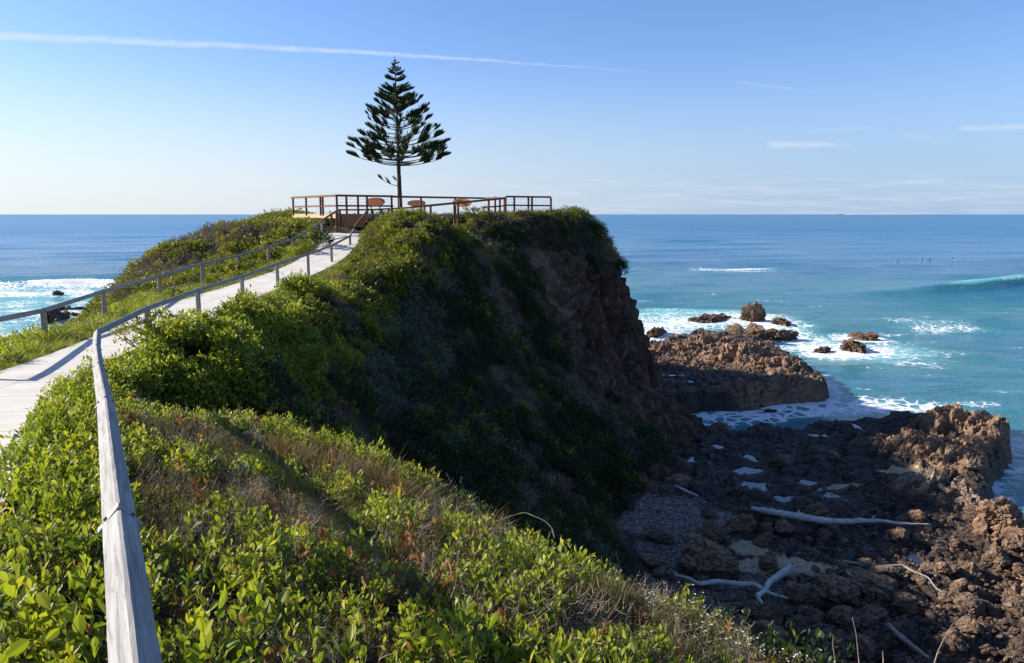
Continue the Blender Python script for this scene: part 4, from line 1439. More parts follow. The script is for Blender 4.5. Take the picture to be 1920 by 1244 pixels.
drift('driftwood_log', [(1408, 965), (1450, 972), (1500, 980), (1550, 987), (1590, 987), (1640, 985), (1690, 990), (1745, 991)], [0.09, 0.16, 0.17, 0.15, 0.13, 0.10, 0.06, 0.03], 'long pale driftwood log lying across the middle of the rocky shore', M_DRIFT, 1.4, [(0.28, (0.15, 0.32, 0.22), 0.055), (0.47, (0.1, -0.3, 0.25), 0.05), (0.7, (0.3, 0.2, 0.2), 0.04)], 0.36)
drift('driftwood_log', [(1264, 1093), (1290, 1101), (1312, 1110), (1345, 1105), (1385, 1108), (1410, 1107), (1438, 1122), (1478, 1134)], [0.05, 0.07, 0.09, 0.10, 0.10, 0.10, 0.08, 0.03], 'crooked pale driftwood branch lying sideways, crossing a shorter piece', M_DRIFT, 1.3, [(0.05, (-0.3, 0.25, 0.1), 0.04)], 0.30)
drift('driftwood_log', [(1482, 1072), (1466, 1086), (1446, 1100), (1432, 1120), (1420, 1132), (1428, 1146)], [0.11, 0.14, 0.12, 0.10, 0.09, 0.05], 'short thick white driftwood with a broken end, leaning up beside the sand', M_DRIFT, 1.3, [(0.25, (0.28, 0.12, 0.16), 0.06), (0.03, (0.05, 0.2, 0.16), 0.09)], 0.30)
drift('driftwood_branch', [(1578, 1064), (1610, 1070), (1650, 1076), (1690, 1077), (1715, 1088), (1740, 1098), (1752, 1112), (1770, 1122)], [0.06, 0.06, 0.05, 0.05, 0.04, 0.03, 0.03, 0.02], 'thin grey curved driftwood branch right of the sand patch', M_DRIFTD, 1.3, None, 0.35)
drift('driftwood_log', [(1664, 1184), (1685, 1204), (1708, 1222), (1740, 1246)], [0.08, 0.09, 0.08, 0.06], 'straight split grey log at the bottom right among the boulders', M_DRIFTD, 1.4, None, 0.40)
drift('driftwood_log', [(1264, 922), (1285, 930), (1308, 937)], [0.05, 0.08, 0.04], 'short pale driftwood stick on the rocks near the foot of the dark scrub', M_DRIFT, 1.3, None, 0.2)

# ------------------------------------------------------------------ surfers
def mat_flat(name, c, rough=0.5):
    return mat_plain(name, c, tuple(min(1, x * 1.15) for x in c), 6, rough, 0.0, 0.05)


M_SUIT = mat_flat("black_wetsuit", (0.012, 0.013, 0.016))
M_BOARD = mat_flat("white_fibreglass", (0.75, 0.75, 0.73), 0.3)
M_SKIN = mat_flat("skin", (0.42, 0.25, 0.17))
M_HAIR = mat_flat("dark_hair", (0.02, 0.015, 0.01))


def person_mesh():
    J = {  # sitting astride a board: hips at the origin
        'pelvis': ((0, 0, 0.10), 0.15), 'belly': ((0.01, 0, 0.30), 0.135), 'chest': ((0.04, 0, 0.50), 0.155), 'neck': ((0.05, 0, 0.66), 0.06), 'head0': ((0.06, 0, 0.76), 0.085), 'head1': ((0.06, 0, 0.88), 0.09),
        'shL': ((0.04, 0.19, 0.58), 0.07), 'elL': ((0.12, 0.25, 0.32), 0.048), 'haL': ((0.34, 0.18, 0.17), 0.035), 'shR': ((0.04, -0.19, 0.58), 0.07), 'elR': ((0.12, -0.25, 0.32), 0.048), 'haR': ((0.34, -0.18, 0.17), 0.035),
        'hpL': ((0.05, 0.13, 0.09), 0.10), 'knL': ((0.40, 0.27, 0.02), 0.07), 'anL': ((0.33, 0.29, -0.40), 0.05), 'hpR': ((0.05, -0.13, 0.09), 0.10), 'knR': ((0.40, -0.27, 0.02), 0.07), 'anR': ((0.33, -0.29, -0.40), 0.05),
    }
    E = [('pelvis', 'belly'), ('belly', 'chest'), ('chest', 'neck'), ('neck', 'head0'), ('head0', 'head1'), ('chest', 'shL'), ('shL', 'elL'), ('elL', 'haL'), ('chest', 'shR'), ('shR', 'elR'), ('elR', 'haR'),
         ('pelvis', 'hpL'), ('hpL', 'knL'), ('knL', 'anL'), ('pelvis', 'hpR'), ('hpR', 'knR'), ('knR', 'anR')]
    names = list(J)
    me = bpy.data.meshes.new('person')
    me.from_pydata([J[n][0] for n in names], [(names.index(a), names.index(b)) for a, b in E], [])
    o = bpy.data.objects.new('person', me)
    col.objects.link(o)
    md = o.modifiers.new('skin', 'SKIN')
    for k, n in enumerate(names):
        sv = me.skin_vertices[0].data[k]
        sv.radius = (J[n][1], J[n][1])
        sv.use_root = n == 'pelvis'
    sb = o.modifiers.new('sub', 'SUBSURF'); sb.levels = 1; sb.render_levels = 1
    dg = bpy.context.evaluated_depsgraph_get()
    out = bpy.data.meshes.new_from_object(o.evaluated_get(dg))
    bpy.data.objects.remove(o)
    out.name = 'person'
    out.materials.clear()
    out.materials.append(M_SUIT)
    out.materials.append(M_SKIN)
    for p in out.polygons:
        p.use_smooth = True
        p.material_index = 1 if p.center.z > 0.64 or (p.center.x > 0.29 and p.center.z > 0.10 and abs(p.center.y) < 0.22) else 0
    return out


def surfers():
    pm = person_mesh()
    hm = rock_mesh('hair', 5, 2, 0.105, 0.10, 0.075, 0.05)
    hm.materials.clear(); hm.materials.append(M_HAIR)
    n = 28
    V, F = [], []
    for k in range(n):
        t = k / (n - 1)
        x = -0.9 + 1.9 * t
        w_ = 0.26 * (max(0.0, 1 - (2 * t - 1) ** 2) ** 0.55) + 0.004
        zr = 0.10 * max(0, t - 0.6) ** 1.5 * 3
        for (yy, zz) in ((-w_, 0.0), (-w_ * 0.6, 0.035), (0, 0.045), (w_ * 0.6, 0.035), (w_, 0.0), (w_ * 0.6, -0.03), (0, -0.035), (-w_ * 0.6, -0.03)):
            V.append((x, yy, zz + zr))
    for k in range(n - 1):
        for j in range(8):
            F.append((k * 8 + j, (k + 1) * 8 + j, (k + 1) * 8 + (j + 1) % 8, k * 8 + (j + 1) % 8))
    F += [tuple(range(8)), tuple((n - 1) * 8 + j for j in range(8))[::-1]]
    bmsh = bpy.data.meshes.new('surfboard'); bmsh.from_pydata(V, [], F); bmsh.materials.append(M_BOARD)
    for (a, b, ang, lab, lab2) in ((1684, 491, 2.8, 'person in black wetsuit sitting on a surfboard, leftmost of the four offshore', 'surfboard under the leftmost of the four people offshore'),
                                   (1730, 488, 2.6, 'person in black wetsuit sitting on a surfboard, left of the close pair offshore', 'surfboard under the left person of the close pair offshore'),
                                   (1744, 488, 3.4, 'person in black wetsuit sitting on a surfboard, right of the close pair offshore', 'surfboard under the right person of the close pair offshore'),
                                   (1787, 488, 1.7, 'person in black wetsuit sitting on a surfboard, rightmost and alone offshore', 'surfboard under the rightmost of the four people offshore')):
        c = gp(a, b, 0.2)
        p = bpy.data.objects.new('person', pm); p.location = (c[0], c[1], 0.30); p.rotation_euler = (0, 0, ang)
        link(p); tag(p, lab, 'person', 'people waiting on surfboards offshore')
        h = bpy.data.objects.new('hair', hm); h.location = (0.045, 0, 0.93); link(h, p)
        s = bpy.data.objects.new('surfboard', bmsh); s.location = (c[0], c[1], 0.27); s.rotation_euler = (0, -0.1, ang)
        link(s); tag(s, lab2, 'surfboard', 'surfboards offshore')


surfers()

# faint island on the horizon
iv, iq = [], []
M_ISLE = mat_plain("hazed_island", (0.30, 0.36, 0.42), (0.34, 0.40, 0.46), 0.001, 1.0)  # distance haze mixed into the island's colour as pale blue grey
for k in range(40):
    t = k / 39
    x = 10600 + 2300 * t
    hgt = 14 + 62 * math.sin(math.pi * t) ** 0.8 * (0.75 + 0.25 * math.sin(9 * t + 1))
    iv += [(x, 24600, -5), (x, 25000, hgt), (x, 25800, -5)]
for k in range(39):
    iq += [(3 * k, 3 * k + 3, 3 * k + 4, 3 * k + 1), (3 * k + 1, 3 * k + 4, 3 * k + 5, 3 * k + 2)]
tag(obj_np('hills', iv, iq, mat=M_ISLE, smooth_sh=True), kind='structure')
# ------------------------------------------------------------------ vegetation
def mat_leaf(name, stops, dead=None, trans=0.4, gloss=0.4, rough=0.42):
    """leaf colour: varies from leaf to leaf ('tint') and from plant to plant"""
    m, t = material(name)
    rnd = t.n('ShaderNodeObjectInfo').outputs['Random']
    tint = t.attr('tint')
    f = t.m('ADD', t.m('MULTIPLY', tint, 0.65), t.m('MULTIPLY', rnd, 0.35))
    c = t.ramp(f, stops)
    if dead:
        c = t.mix(t.ss(tint, dead[0], dead[0] + 0.02), c, t.mix(rnd, dead[1], dead[2]))
    p = principled(t, c, rough, None, gloss)
    tr = t.n('ShaderNodeBsdfTranslucent')
    t.put(tr.inputs[0], t.mix(1.0, c, (1.25, 1.3, 0.55), 'MULTIPLY'))
    mx = t.n('ShaderNodeMixShader'); mx.inputs[0].default_value = trans
    t.t.links.new(p.outputs[0], mx.inputs[1]); t.t.links.new(tr.outputs[0], mx.inputs[2])
    t.t.links.new(mx.outputs[0], t.out.inputs[0])
    return m


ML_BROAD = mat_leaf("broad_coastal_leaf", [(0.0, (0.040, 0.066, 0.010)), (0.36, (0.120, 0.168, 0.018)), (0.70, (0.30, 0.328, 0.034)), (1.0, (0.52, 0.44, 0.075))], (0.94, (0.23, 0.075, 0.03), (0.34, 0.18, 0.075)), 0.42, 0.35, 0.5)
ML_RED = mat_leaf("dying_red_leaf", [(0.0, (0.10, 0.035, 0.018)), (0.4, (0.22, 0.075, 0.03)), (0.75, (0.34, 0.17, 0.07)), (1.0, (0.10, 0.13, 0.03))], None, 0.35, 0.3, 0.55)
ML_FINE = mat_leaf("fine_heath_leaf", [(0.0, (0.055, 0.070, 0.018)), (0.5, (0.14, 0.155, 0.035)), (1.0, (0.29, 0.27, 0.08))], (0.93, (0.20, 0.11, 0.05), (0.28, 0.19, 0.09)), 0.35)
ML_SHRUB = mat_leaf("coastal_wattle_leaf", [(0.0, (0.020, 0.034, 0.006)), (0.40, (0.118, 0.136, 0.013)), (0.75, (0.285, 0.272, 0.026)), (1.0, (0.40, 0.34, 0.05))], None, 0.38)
ML_DARK = mat_leaf("dark_and_shaded_scrub_leaf", [(0.0, (0.010, 0.021, 0.006)), (0.5, (0.022, 0.042, 0.010)), (1.0, (0.055, 0.078, 0.018))], None, 0.3)  # darkened to deepen the shaded gully; also colours the dark shrubs
ML_GREY = mat_leaf("grey_green_leaf", [(0.0, (0.035, 0.058, 0.034)), (0.5, (0.085, 0.12, 0.072)), (1.0, (0.20, 0.235, 0.16))], None, 0.25)
ML_DEAD = mat_leaf("dead_brown_scrub", [(0.0, (0.035, 0.022, 0.016)), (0.5, (0.085, 0.056, 0.038)), (1.0, (0.16, 0.115, 0.075))], None, 0.2)
ML_GRASS = mat_leaf("green_grass", [(0.0, (0.09, 0.12, 0.018)), (0.5, (0.215, 0.245, 0.040)), (1.0, (0.40, 0.37, 0.10))], (0.86, (0.36, 0.28, 0.12), (0.44, 0.36, 0.18)), 0.45, 0.25, 0.55)
ML_STRAW = mat_leaf("dry_red_grass", [(0.0, (0.09, 0.042, 0.018)), (0.5, (0.20, 0.115, 0.05)), (1.0, (0.36, 0.26, 0.13))], None, 0.3, 0.2, 0.6)
ML_MAT = mat_leaf("matted_dry_grass", [(0.0, (0.075, 0.048, 0.026)), (0.5, (0.19, 0.135, 0.07)), (1.0, (0.36, 0.29, 0.16))], (0.80, (0.13, 0.15, 0.04), (0.20, 0.21, 0.06)), 0.3, 0.2, 0.6)
ML_TWIG = mat_plain("bleached_twig", (0.13, 0.095, 0.06), (0.40, 0.33, 0.24), 12, 0.85)
ML_STEM = mat_plain("brown_stem", (0.05, 0.032, 0.018), (0.10, 0.066, 0.038), 14, 0.85)
ML_PETAL = mat_plain("white_petals", (0.66, 0.66, 0.60), (0.78, 0.78, 0.72), 9, 0.7)

LEAF_BIG = [(0.0, 0.06), (0.18, 0.42), (0.42, 0.88), (0.64, 1.0), (0.84, 0.74), (0.96, 0.32), (1.0, 0.04)]
LEAF_MID = [(0.0, 0.1), (0.55, 1.0), (1.0, 0.08)]
LEAF_FINE = [(0.0, 0.3), (1.0, 0.1)]
BLADE = [(0.0, 1.0), (0.4, 0.85), (0.75, 0.5), (1.0, 0.05)]


def leaves(B, D, L, W, T, prof, fold=0.25, curl=0.15, droop=0.0, seed=0):
    """many leaves at once: a strip along each direction; 3 points across when folded"""
    r2 = np.random.default_rng(seed + len(B))
    B, D, L, W, T = (np.asarray(a, float) for a in (B, D, L, W, T))
    N = len(B)
    D = D / np.linalg.norm(D, axis=1)[:, None]
    s = np.cross(D, r2.normal(size=(N, 3)) * 0.55 + np.array([0, 0, 1.0]))
    s /= np.linalg.norm(s, axis=1)[:, None] + 1e-9
    rollm = r2.uniform(-0.9, 0.9, N)[:, None]
    n_ = np.cross(s, D)
    s2 = s * np.cos(rollm) + n_ * np.sin(rollm)
    n2 = np.cross(s2, D)
    cu = curl * r2.uniform(-1, 1.3, N)
    across = 3 if fold else 2
    V = []
    for (t, wd) in prof:
        c = B + D * (L * t)[:, None] + n2 * (cu * L * t * t)[:, None] - np.array([0, 0, 1.0]) * (droop * L * t * t)[:, None]
        e = s2 * (W * 0.5 * wd)[:, None]
        if across == 3:
            up = n2 * (fold * W * 0.5 * wd)[:, None]
            V += [c - e + up, c, c + e + up]
        else:
            V += [c - e, c + e]
    k = len(prof)
    V = np.stack(V, 1).reshape(-1, 3)
    q = [(r_ * across + j, r_ * across + j + 1, (r_ + 1) * across + j + 1, (r_ + 1) * across + j) for r_ in range(k - 1) for j in range(across - 1)]
    Q = (np.arange(N)[:, None, None] * (k * across) + np.array(q)[None]).reshape(-1, 4)
    return V, Q, np.repeat(T, k * across)


def tubes(P0, P1, r0, r1, seed=0, sag=0.0):
    """3-sided sticks from P0 to P1, bent in the middle"""
    P0, P1 = np.asarray(P0, float), np.asarray(P1, float)
    N = len(P0)
    d = P1 - P0
    a = np.cross(d, [0.31, 0.17, 1.0]); a /= np.linalg.norm(a, axis=1)[:, None] + 1e-9
    b = np.cross(d, a); b /= np.linalg.norm(b, axis=1)[:, None] + 1e-9
    r2 = np.random.default_rng(seed)
    mid = (P0 + P1) / 2 + (a * r2.normal(size=(N, 1)) + b * r2.normal(size=(N, 1))) * 0.08 * np.linalg.norm(d, axis=1)[:, None]
    V = []
    for c, r_ in ((P0, r0), (mid, (np.asarray(r0) + r1) / 2), (P1, r1)):
        r_ = np.broadcast_to(r_, (N,))
        for j in range(3):
            th = 2.094 * j
            V.append(c + (math.cos(th) * a + math.sin(th) * b) * r_[:, None])
    V = np.stack(V, 1).reshape(-1, 3)
    q = np.array([(r_ * 3 + j, r_ * 3 + (j + 1) % 3, r_ * 3 + 3 + (j + 1) % 3, r_ * 3 + 3 + j) for r_ in range(2) for j in range(3)])
    return V, (np.arange(N)[:, None, None] * 9 + q[None]).reshape(-1, 4), np.full(N * 9, 0.5)


def plant_mesh(name, pieces):
    """pieces: (V, Q, tint, material)"""
    Vs, Qs, Ts, Ms, off = [], [], [], [], 0
    mats = []
    for V, Q, T, m in pieces:
        Vs.append(V); Qs.append(Q + off); Ts.append(T); off += len(V)
        if m not in mats: mats.append(m)
        Ms.append(np.full(len(Q), mats.index(m)))
    me = mesh_np(name, np.concatenate(Vs), np.concatenate(Qs), attrs={'tint': np.concatenate(Ts)})
    for m in mats: me.materials.append(m)
    ms = np.concatenate(Ms)
    if len(ms) == len(me.polygons):
        me.polygons.foreach_set('material_index', ms.astype(np.int32))
    return me


def sprig(name, seed, mat, hgt=0.3, ll=0.065, lw=0.028, stems=3, per=9, spread=0.12):
    r2 = np.random.default_rng(seed)
    S0, S1, B, D, L, W, T = [], [], [], [], [], [], []
    for s in range(stems):
        a = r2.uniform(0, 6.28); rr = spread * math.sqrt(r2.random())
        b = np.array([rr * math.cos(a), rr * math.sin(a), -0.1])
        h = hgt * r2.uniform(0.65, 1.1)
        top = b + np.array([r2.normal(0, 0.06), r2.normal(0, 0.06), h + 0.1])
        S0.append(b); S1.append(top)
        a0 = r2.uniform(0, 6.28)
        n = per + r2.integers(-2, 3)
        for k in range(n):
            t = 0.30 + 0.70 * (k + 0.5 * r2.random()) / n
            az = a0 + 2.4 * k + r2.normal(0, 0.3)
            el = R(r2.uniform(28, 62) + 24 * (t > 0.85))
            B.append(b + (top - b) * t)
            D.append((math.cos(az) * math.cos(el), math.sin(az) * math.cos(el), math.sin(el)))
            sz = r2.uniform(0.65, 1.15) * (1.0 - 0.45 * max(0, t - 0.8) / 0.2)
            L.append(ll * sz); W.append(lw * sz * r2.uniform(0.85, 1.2))
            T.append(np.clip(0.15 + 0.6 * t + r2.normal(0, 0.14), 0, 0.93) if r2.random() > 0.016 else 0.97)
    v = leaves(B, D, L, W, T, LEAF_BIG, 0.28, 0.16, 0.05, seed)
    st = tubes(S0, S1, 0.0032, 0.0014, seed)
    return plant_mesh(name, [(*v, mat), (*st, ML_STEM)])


def fine_heath(name, seed, mat, hgt=0.28, n_st=16, per=26, ll=0.013, flowers=0):
    r2 = np.random.default_rng(seed)
    S0, S1, B, D, L, W, T = [], [], [], [], [], [], []
    F = []
    for s in range(n_st):
        a = r2.uniform(0, 6.28); rr = 0.13 * math.sqrt(r2.random())
        b = np.array([rr * 0.5 * math.cos(a), rr * 0.5 * math.sin(a), -0.05])
        top = np.array([rr * 1.5 * math.cos(a) + r2.normal(0, .03), rr * 1.5 * math.sin(a) + r2.normal(0, .03), hgt * r2.uniform(0.6, 1.05)])
        S0.append(b); S1.append(top)
        F.append(top)
        for k in range(per):
            t = 0.35 + 0.65 * k / per
            az = r2.uniform(0, 6.28); el = R(r2.uniform(10, 65))
            B.append(b + (top - b) * t + r2.normal(0, 0.004, 3))
            D.append((math.cos(az) * math.cos(el), math.sin(az) * math.cos(el), math.sin(el)))
            L.append(ll * r2.uniform(0.7, 1.3)); W.append(ll * 0.5); T.append(np.clip(0.2 + 0.55 * t + r2.normal(0, 0.2), 0, 1))
    pcs = [(*leaves(B, D, L, W, T, LEAF_FINE + [(1.0, 0.1)] if False else LEAF_MID, 0, 0.1, 0, seed), mat), (*tubes(S0, S1, 0.0024, 0.0009, seed), ML_STEM)]
    if flowers:
        B, D, L, W, T = [], [], [], [], []
        for k in range(flowers):
            c = F[k % len(F)] + r2.normal(0, 0.012, 3)
            for j in range(5):
                a = 1.2566 * j
                B.append(c); D.append((math.cos(a), math.sin(a), 0.5)); L.append(0.010); W.append(0.008); T.append(0.5)
        pcs.append((*leaves(B, D, L, W, T, LEAF_MID, 0, 0.1, 0, seed), ML_PETAL))
    return plant_mesh(name, pcs)


def twigs(name, seed, n=16, hgt=0.4, mat=None, r0=0.0026, spread=0.12):
    r2 = np.random.default_rng(seed)
    S0, S1 = [], []
    for k in range(n):
        a = r2.uniform(0, 6.28)
        b = np.array([r2.normal(0, spread * 0.5), r2.normal(0, spread * 0.5), -0.03])
        h = hgt * r2.uniform(0.4, 1.1)
        ln = r2.uniform(0.05, 0.8)
        top = b + np.array([math.cos(a) * ln * h, math.sin(a) * ln * h, h])
        S0.append(b); S1.append(top)
        for j in range(3):
            t = r2.uniform(0.35, 0.9); p = b + (top - b) * t
            aa = r2.uniform(0, 6.28)
            S0.append(p); S1.append(p + np.array([math.cos(aa) * 0.09, math.sin(aa) * 0.09, r2.uniform(-0.01, 0.11)]) * h / 0.35)
    return plant_mesh(name, [(*tubes(S0, S1, r0, r0 * 0.35, seed), mat or ML_TWIG)])


def tuft(name, seed, mat, n=34, hgt=0.4, wd=0.006, lean=0.5, droop=0.45, spread=0.05):
    r2 = np.random.default_rng(seed)
    a = r2.uniform(0, 6.28, n); el = np.clip(r2.normal(1.0 - lean * 0.4, 0.28, n), 0.25, 1.5)
    D = np.stack([np.cos(a) * np.cos(el), np.sin(a) * np.cos(el), np.sin(el)], 1)
    rr = spread * np.sqrt(r2.random(n)); a2 = r2.uniform(0, 6.28, n)
    B = np.stack([rr * np.cos(a2), rr * np.sin(a2), np.full(n, -0.03)], 1)
    L = hgt * r2.uniform(0.5, 1.15, n)
    return plant_mesh(name, [(*leaves(B, D, L, np.full(n, wd), r2.random(n), BLADE, 0, 0.12, droop, seed), mat)])


def clump(name, seed, mat, n=330, rad=0.5, hgt=0.42, ll=0.06, lw=0.03, sticks=0, up=0.75, dot=None):
    """a cushion of shrub: shoots in small tufts over an uneven dome, leaves held up and outward"""
    r2 = np.random.default_rng(seed)
    nt = 40
    B, D, L, W, T = [], [], [], [], []
    tips = []
    for k in range(nt):
        a = r2.uniform(0, 6.28); rr = math.sqrt(r2.random())
        lump = 1 + 0.25 * math.sin(3 * a + seed) + r2.normal(0, 0.13)
        z = hgt * (math.sqrt(max(0.03, 1 - rr * rr * 0.92)) * lump - 0.12 * r2.random())
        tip = np.array([rad * rr * math.cos(a), rad * rr * math.sin(a), max(0.03, z)])
        tips.append(tip)
        ax = tip / np.array([rad, rad, hgt]) * np.array([0.8, 0.8, 0.5]) + np.array([0, 0, up]) + r2.normal(0, 0.15, 3)
        ax /= np.linalg.norm(ax)
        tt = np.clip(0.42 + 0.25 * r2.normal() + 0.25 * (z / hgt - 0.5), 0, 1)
        for j in range(n // nt):
            dpt = r2.random() ** 1.4 * 0.16
            d = ax * 0.75 + r2.normal(0, 0.5, 3); d[2] = abs(d[2]) * 0.9 + 0.05
            B.append(tip - ax * dpt + r2.normal(0, 0.018, 3)); D.append(d)
            sz = r2.uniform(0.7, 1.25)
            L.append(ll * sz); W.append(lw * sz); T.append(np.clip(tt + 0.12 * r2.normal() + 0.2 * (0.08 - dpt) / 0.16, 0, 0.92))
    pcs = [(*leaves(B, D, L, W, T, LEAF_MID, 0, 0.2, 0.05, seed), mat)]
    if sticks:
        P1 = np.array([tips[k % nt] * r2.uniform(0.9, 1.25) for k in range(sticks)])
        P0 = P1 * 0.25; P0[:, 2] = -0.05
        pcs.append((*tubes(P0, P1, 0.006, 0.0025, seed), ML_TWIG if mat is ML_DEAD else ML_STEM))
    if dot:
        B = [tips[k % nt] + r2.normal(0, 0.03, 3) + (0, 0, 0.03) for k in range(dot)]
        D = r2.normal(size=(dot, 3)) * 0.6 + (0, 0, 1)
        pcs.append((*leaves(B, D, np.full(dot, 0.035), np.full(dot, 0.03), np.full(dot, .5), LEAF_MID, 0, 0.1, 0, seed + 1), ML_PETAL))
    return plant_mesh(name, pcs)


KINDS_ = {
    'broad': [sprig('sprig', 400 + k, ML_BROAD, 0.32, 0.085, 0.038, 3, 8) for k in range(7)],
    'broad_big': [sprig('sprig', 420 + k, ML_BROAD, 0.38, 0.098, 0.046, 2, 9, 0.08) for k in range(5)],
    'red': [sprig('sprig', 440 + k, ML_RED, 0.27, 0.10, 0.046, 2, 5) for k in range(4)],
    'heath': [fine_heath('heath', 460 + k, ML_FINE) for k in range(4)],
    'flower': [fine_heath('heath', 470 + k, ML_FINE, 0.34, 14, 24, 0.015, 16) for k in range(3)],
    'twig': [twigs('twig', 480 + k) for k in range(5)],
    'tuft': [tuft('tuft', 500 + k, ML_GRASS, 44, 0.50, 0.007, 0.6, 0.6) for k in range(5)],
    'tuft_short': [tuft('tuft', 510 + k, ML_GRASS, 36, 0.24, 0.006, 0.5, 0.3) for k in range(4)],
    'straw': [tuft('tuft', 520 + k, ML_STRAW, 34, 0.40, 0.0045, 0.2, 0.15, 0.07) for k in range(4)],
    'straw_mat': [tuft('tuft', 530 + k, ML_MAT, 46, 0.20, 0.004, 1.3, 0.25, 0.10) for k in range(4)],
    'shrub': [clump('clump', 540 + k, ML_SHRUB, 280, 0.5, 0.46, 0.082, 0.040) for k in range(6)],
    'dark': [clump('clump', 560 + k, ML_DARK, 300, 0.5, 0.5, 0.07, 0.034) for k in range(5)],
    'grey': [clump('clump', 580 + k, ML_GREY, 320, 0.45, 0.45, 0.05, 0.026, 0, 0.7, 3) for k in range(4)],
    'dead': [clump('clump', 600 + k, ML_DEAD, 160, 0.5, 0.36, 0.045, 0.012, 50) for k in range(4)],
    'small': [clump('clump', 620 + k, ML_BROAD, 200, 0.26, 0.28, 0.062, 0.028) for k in range(4)],
}
COLL = {}
for k, mes in KINDS_.items():
    c = bpy.data.collections.new('source_' + k)
    for me in mes:
        c.objects.link(bpy.data.objects.new(me.name + '_source', me))
    COLL[k] = c


def scatter(name, kind, P, rot, scl):
    """one ground-cover object: the plants of one kind on its points"""
    N = len(P)
    if N == 0: return
    r2 = np.random.default_rng(N)
    me = bpy.data.meshes.new(name)
    me.vertices.add(N)
    me.vertices.foreach_set('co', np.asarray(P, np.float32).ravel())
    a = me.attributes.new('rot', 'FLOAT_VECTOR', 'POINT'); a.data.foreach_set('vector', np.asarray(rot, np.float32).ravel())
    a = me.attributes.new('scl', 'FLOAT_VECTOR', 'POINT'); a.data.foreach_set('vector', np.asarray(scl, np.float32).ravel())
    a = me.attributes.new('idx', 'INT', 'POINT'); a.data.foreach_set('value', r2.integers(0, len(KINDS_[kind]), N).astype(np.int32))
    o = link(bpy.data.objects.new(name, me))
    g = bpy.data.node_groups.new('scatter_' + kind, 'GeometryNodeTree')
    g.interface.new_socket('Geometry', in_out='INPUT', socket_type='NodeSocketGeometry')
    g.interface.new_socket('Geometry', in_out='OUTPUT', socket_type='NodeSocketGeometry')
    nd = g.nodes.new
    gi, go = nd('NodeGroupInput'), nd('NodeGroupOutput')
    ip = nd('GeometryNodeInstanceOnPoints')
    ci = nd('GeometryNodeCollectionInfo')
    ci.inputs['Collection'].default_value = COLL[kind]
    ci.inputs['Separate Children'].default_value = True
    ci.inputs['Reset Children'].default_value = True

    def at(n_, ty):
        x = nd('GeometryNodeInputNamedAttribute'); x.data_type = ty; x.inputs['Name'].default_value = n_
        return [s for s in x.outputs if s.enabled and s.name == 'Attribute'][0]
    L = g.links.new
    L(gi.outputs[0], ip.inputs['Points']); L(ci.outputs[0], ip.inputs['Instance'])
    ip.inputs['Pick Instance'].default_value = True
    L(at('idx', 'INT'), ip.inputs['Instance Index'])
    L(at('rot', 'FLOAT_VECTOR'), ip.inputs['Rotation'])
    L(at('scl', 'FLOAT_VECTOR'), ip.inputs['Scale'])
    L(ip.outputs[0], go.inputs[0])
    md = o.modifiers.new('scatter', 'NODES'); md.node_group = g
    tag(o, kind='stuff')
    return o


def in_view(P, m=260):
    d = P - np.array([0, 0, CZ])
    f = d[:, 1] * math.cos(PITCH) - d[:, 2] * math.sin(PITCH)
    u = d[:, 1] * math.sin(PITCH) + d[:, 2] * math.cos(PITCH)
    px = 960 + FPX * d[:, 0] / np.maximum(f, 0.3); py = 622 - FPX * u / np.maximum(f, 0.3)
    return (f > 0.4) & (px > -m) & (px < 1920 + m) & (py < 1244 + m + 500 / np.maximum(f, 0.5))


def sample(x0, x1, y0, y1, dens):
    n = int((x1 - x0) * (y1 - y0) * dens * 1.6)
    x = rng.uniform(x0, x1, n); y = rng.uniform(y0, y1, n)
    z = ground(x, y)
    sx = (ground(x + 0.25, y) - ground(x - 0.25, y)) / 0.5; sy_ = (ground(x, y + 0.25) - ground(x, y - 0.25)) / 0.5
    keep = rng.random(n) < np.sqrt(1 + sx ** 2 + sy_ ** 2) / 1.6
    P = np.stack([x, y, z], 1)[keep]
    G = np.stack([sx, sy_], 1)[keep]
    k = in_view(P) & (P[:, 2] > 1.2)
    return P[k], G[k]


def orient(G, tilt=0.5, wob=0.15):
    """turn plants partly with the slope"""
    N = len(G)
    yaw = rng.uniform(0, 6.283, N)
    a = np.arctan(G[:, 0]) * tilt; b = np.arctan(G[:, 1]) * tilt
    # small-angle tilt about x and y seen in the plant's own turned frame
    rx = b + rng.normal(0, wob, N); ry = -a + rng.normal(0, wob, N)
    out = np.empty((N, 3))
    for k in range(N):
        e = (Matrix.Rotation(ry[k], 3, 'Y') @ Matrix.Rotation(rx[k], 3, 'X') @ Matrix.Rotation(yaw[k], 3, 'Z')).to_euler()
        out[k] = e
    return out


def usc(N, lo, hi, flat=1.0):
    s = rng.uniform(lo, hi, N)
    return np.stack([s, s, s * flat * rng.uniform(0.85, 1.15, N)], 1)


def put(name, kind, P, G, lo, hi, tilt=0.5, wob=0.15, flat=1.0):
    if len(P):
        scatter(name, kind, P, orient(G, tilt, wob), usc(len(P), lo, hi, flat))


# --- foreground slope: broad-leaved cover, heath, dry grass, twigs
P, G = sample(-12, 8, 0.6, 15.5, 110)
gap = path_gap(P[:, 0], P[:, 1])
yy = P[:, 1]
right = P[:, 0] > path_edges(P[:, 1])[1]
zone = (gap > np.where(P[:, 1] < 14, 0.0, 0.12)) & right
dist = np.linalg.norm(P - np.array([0, 0, CZ]), axis=1)
n_sp = fbm(P * 0.6 + 3.3, 3, 300); n_hi = fbm(P * 1.9, 2, 310); n_mid = fbm(P * 1.0, 3, 312)
railx = np.interp(yy, [0, 2.7, 5.5, 8.3, 11, 13.2], [0.05, -1.4, -2.9, -4.5, -6.0, -7.1])
leftrail = P[:, 0] < railx
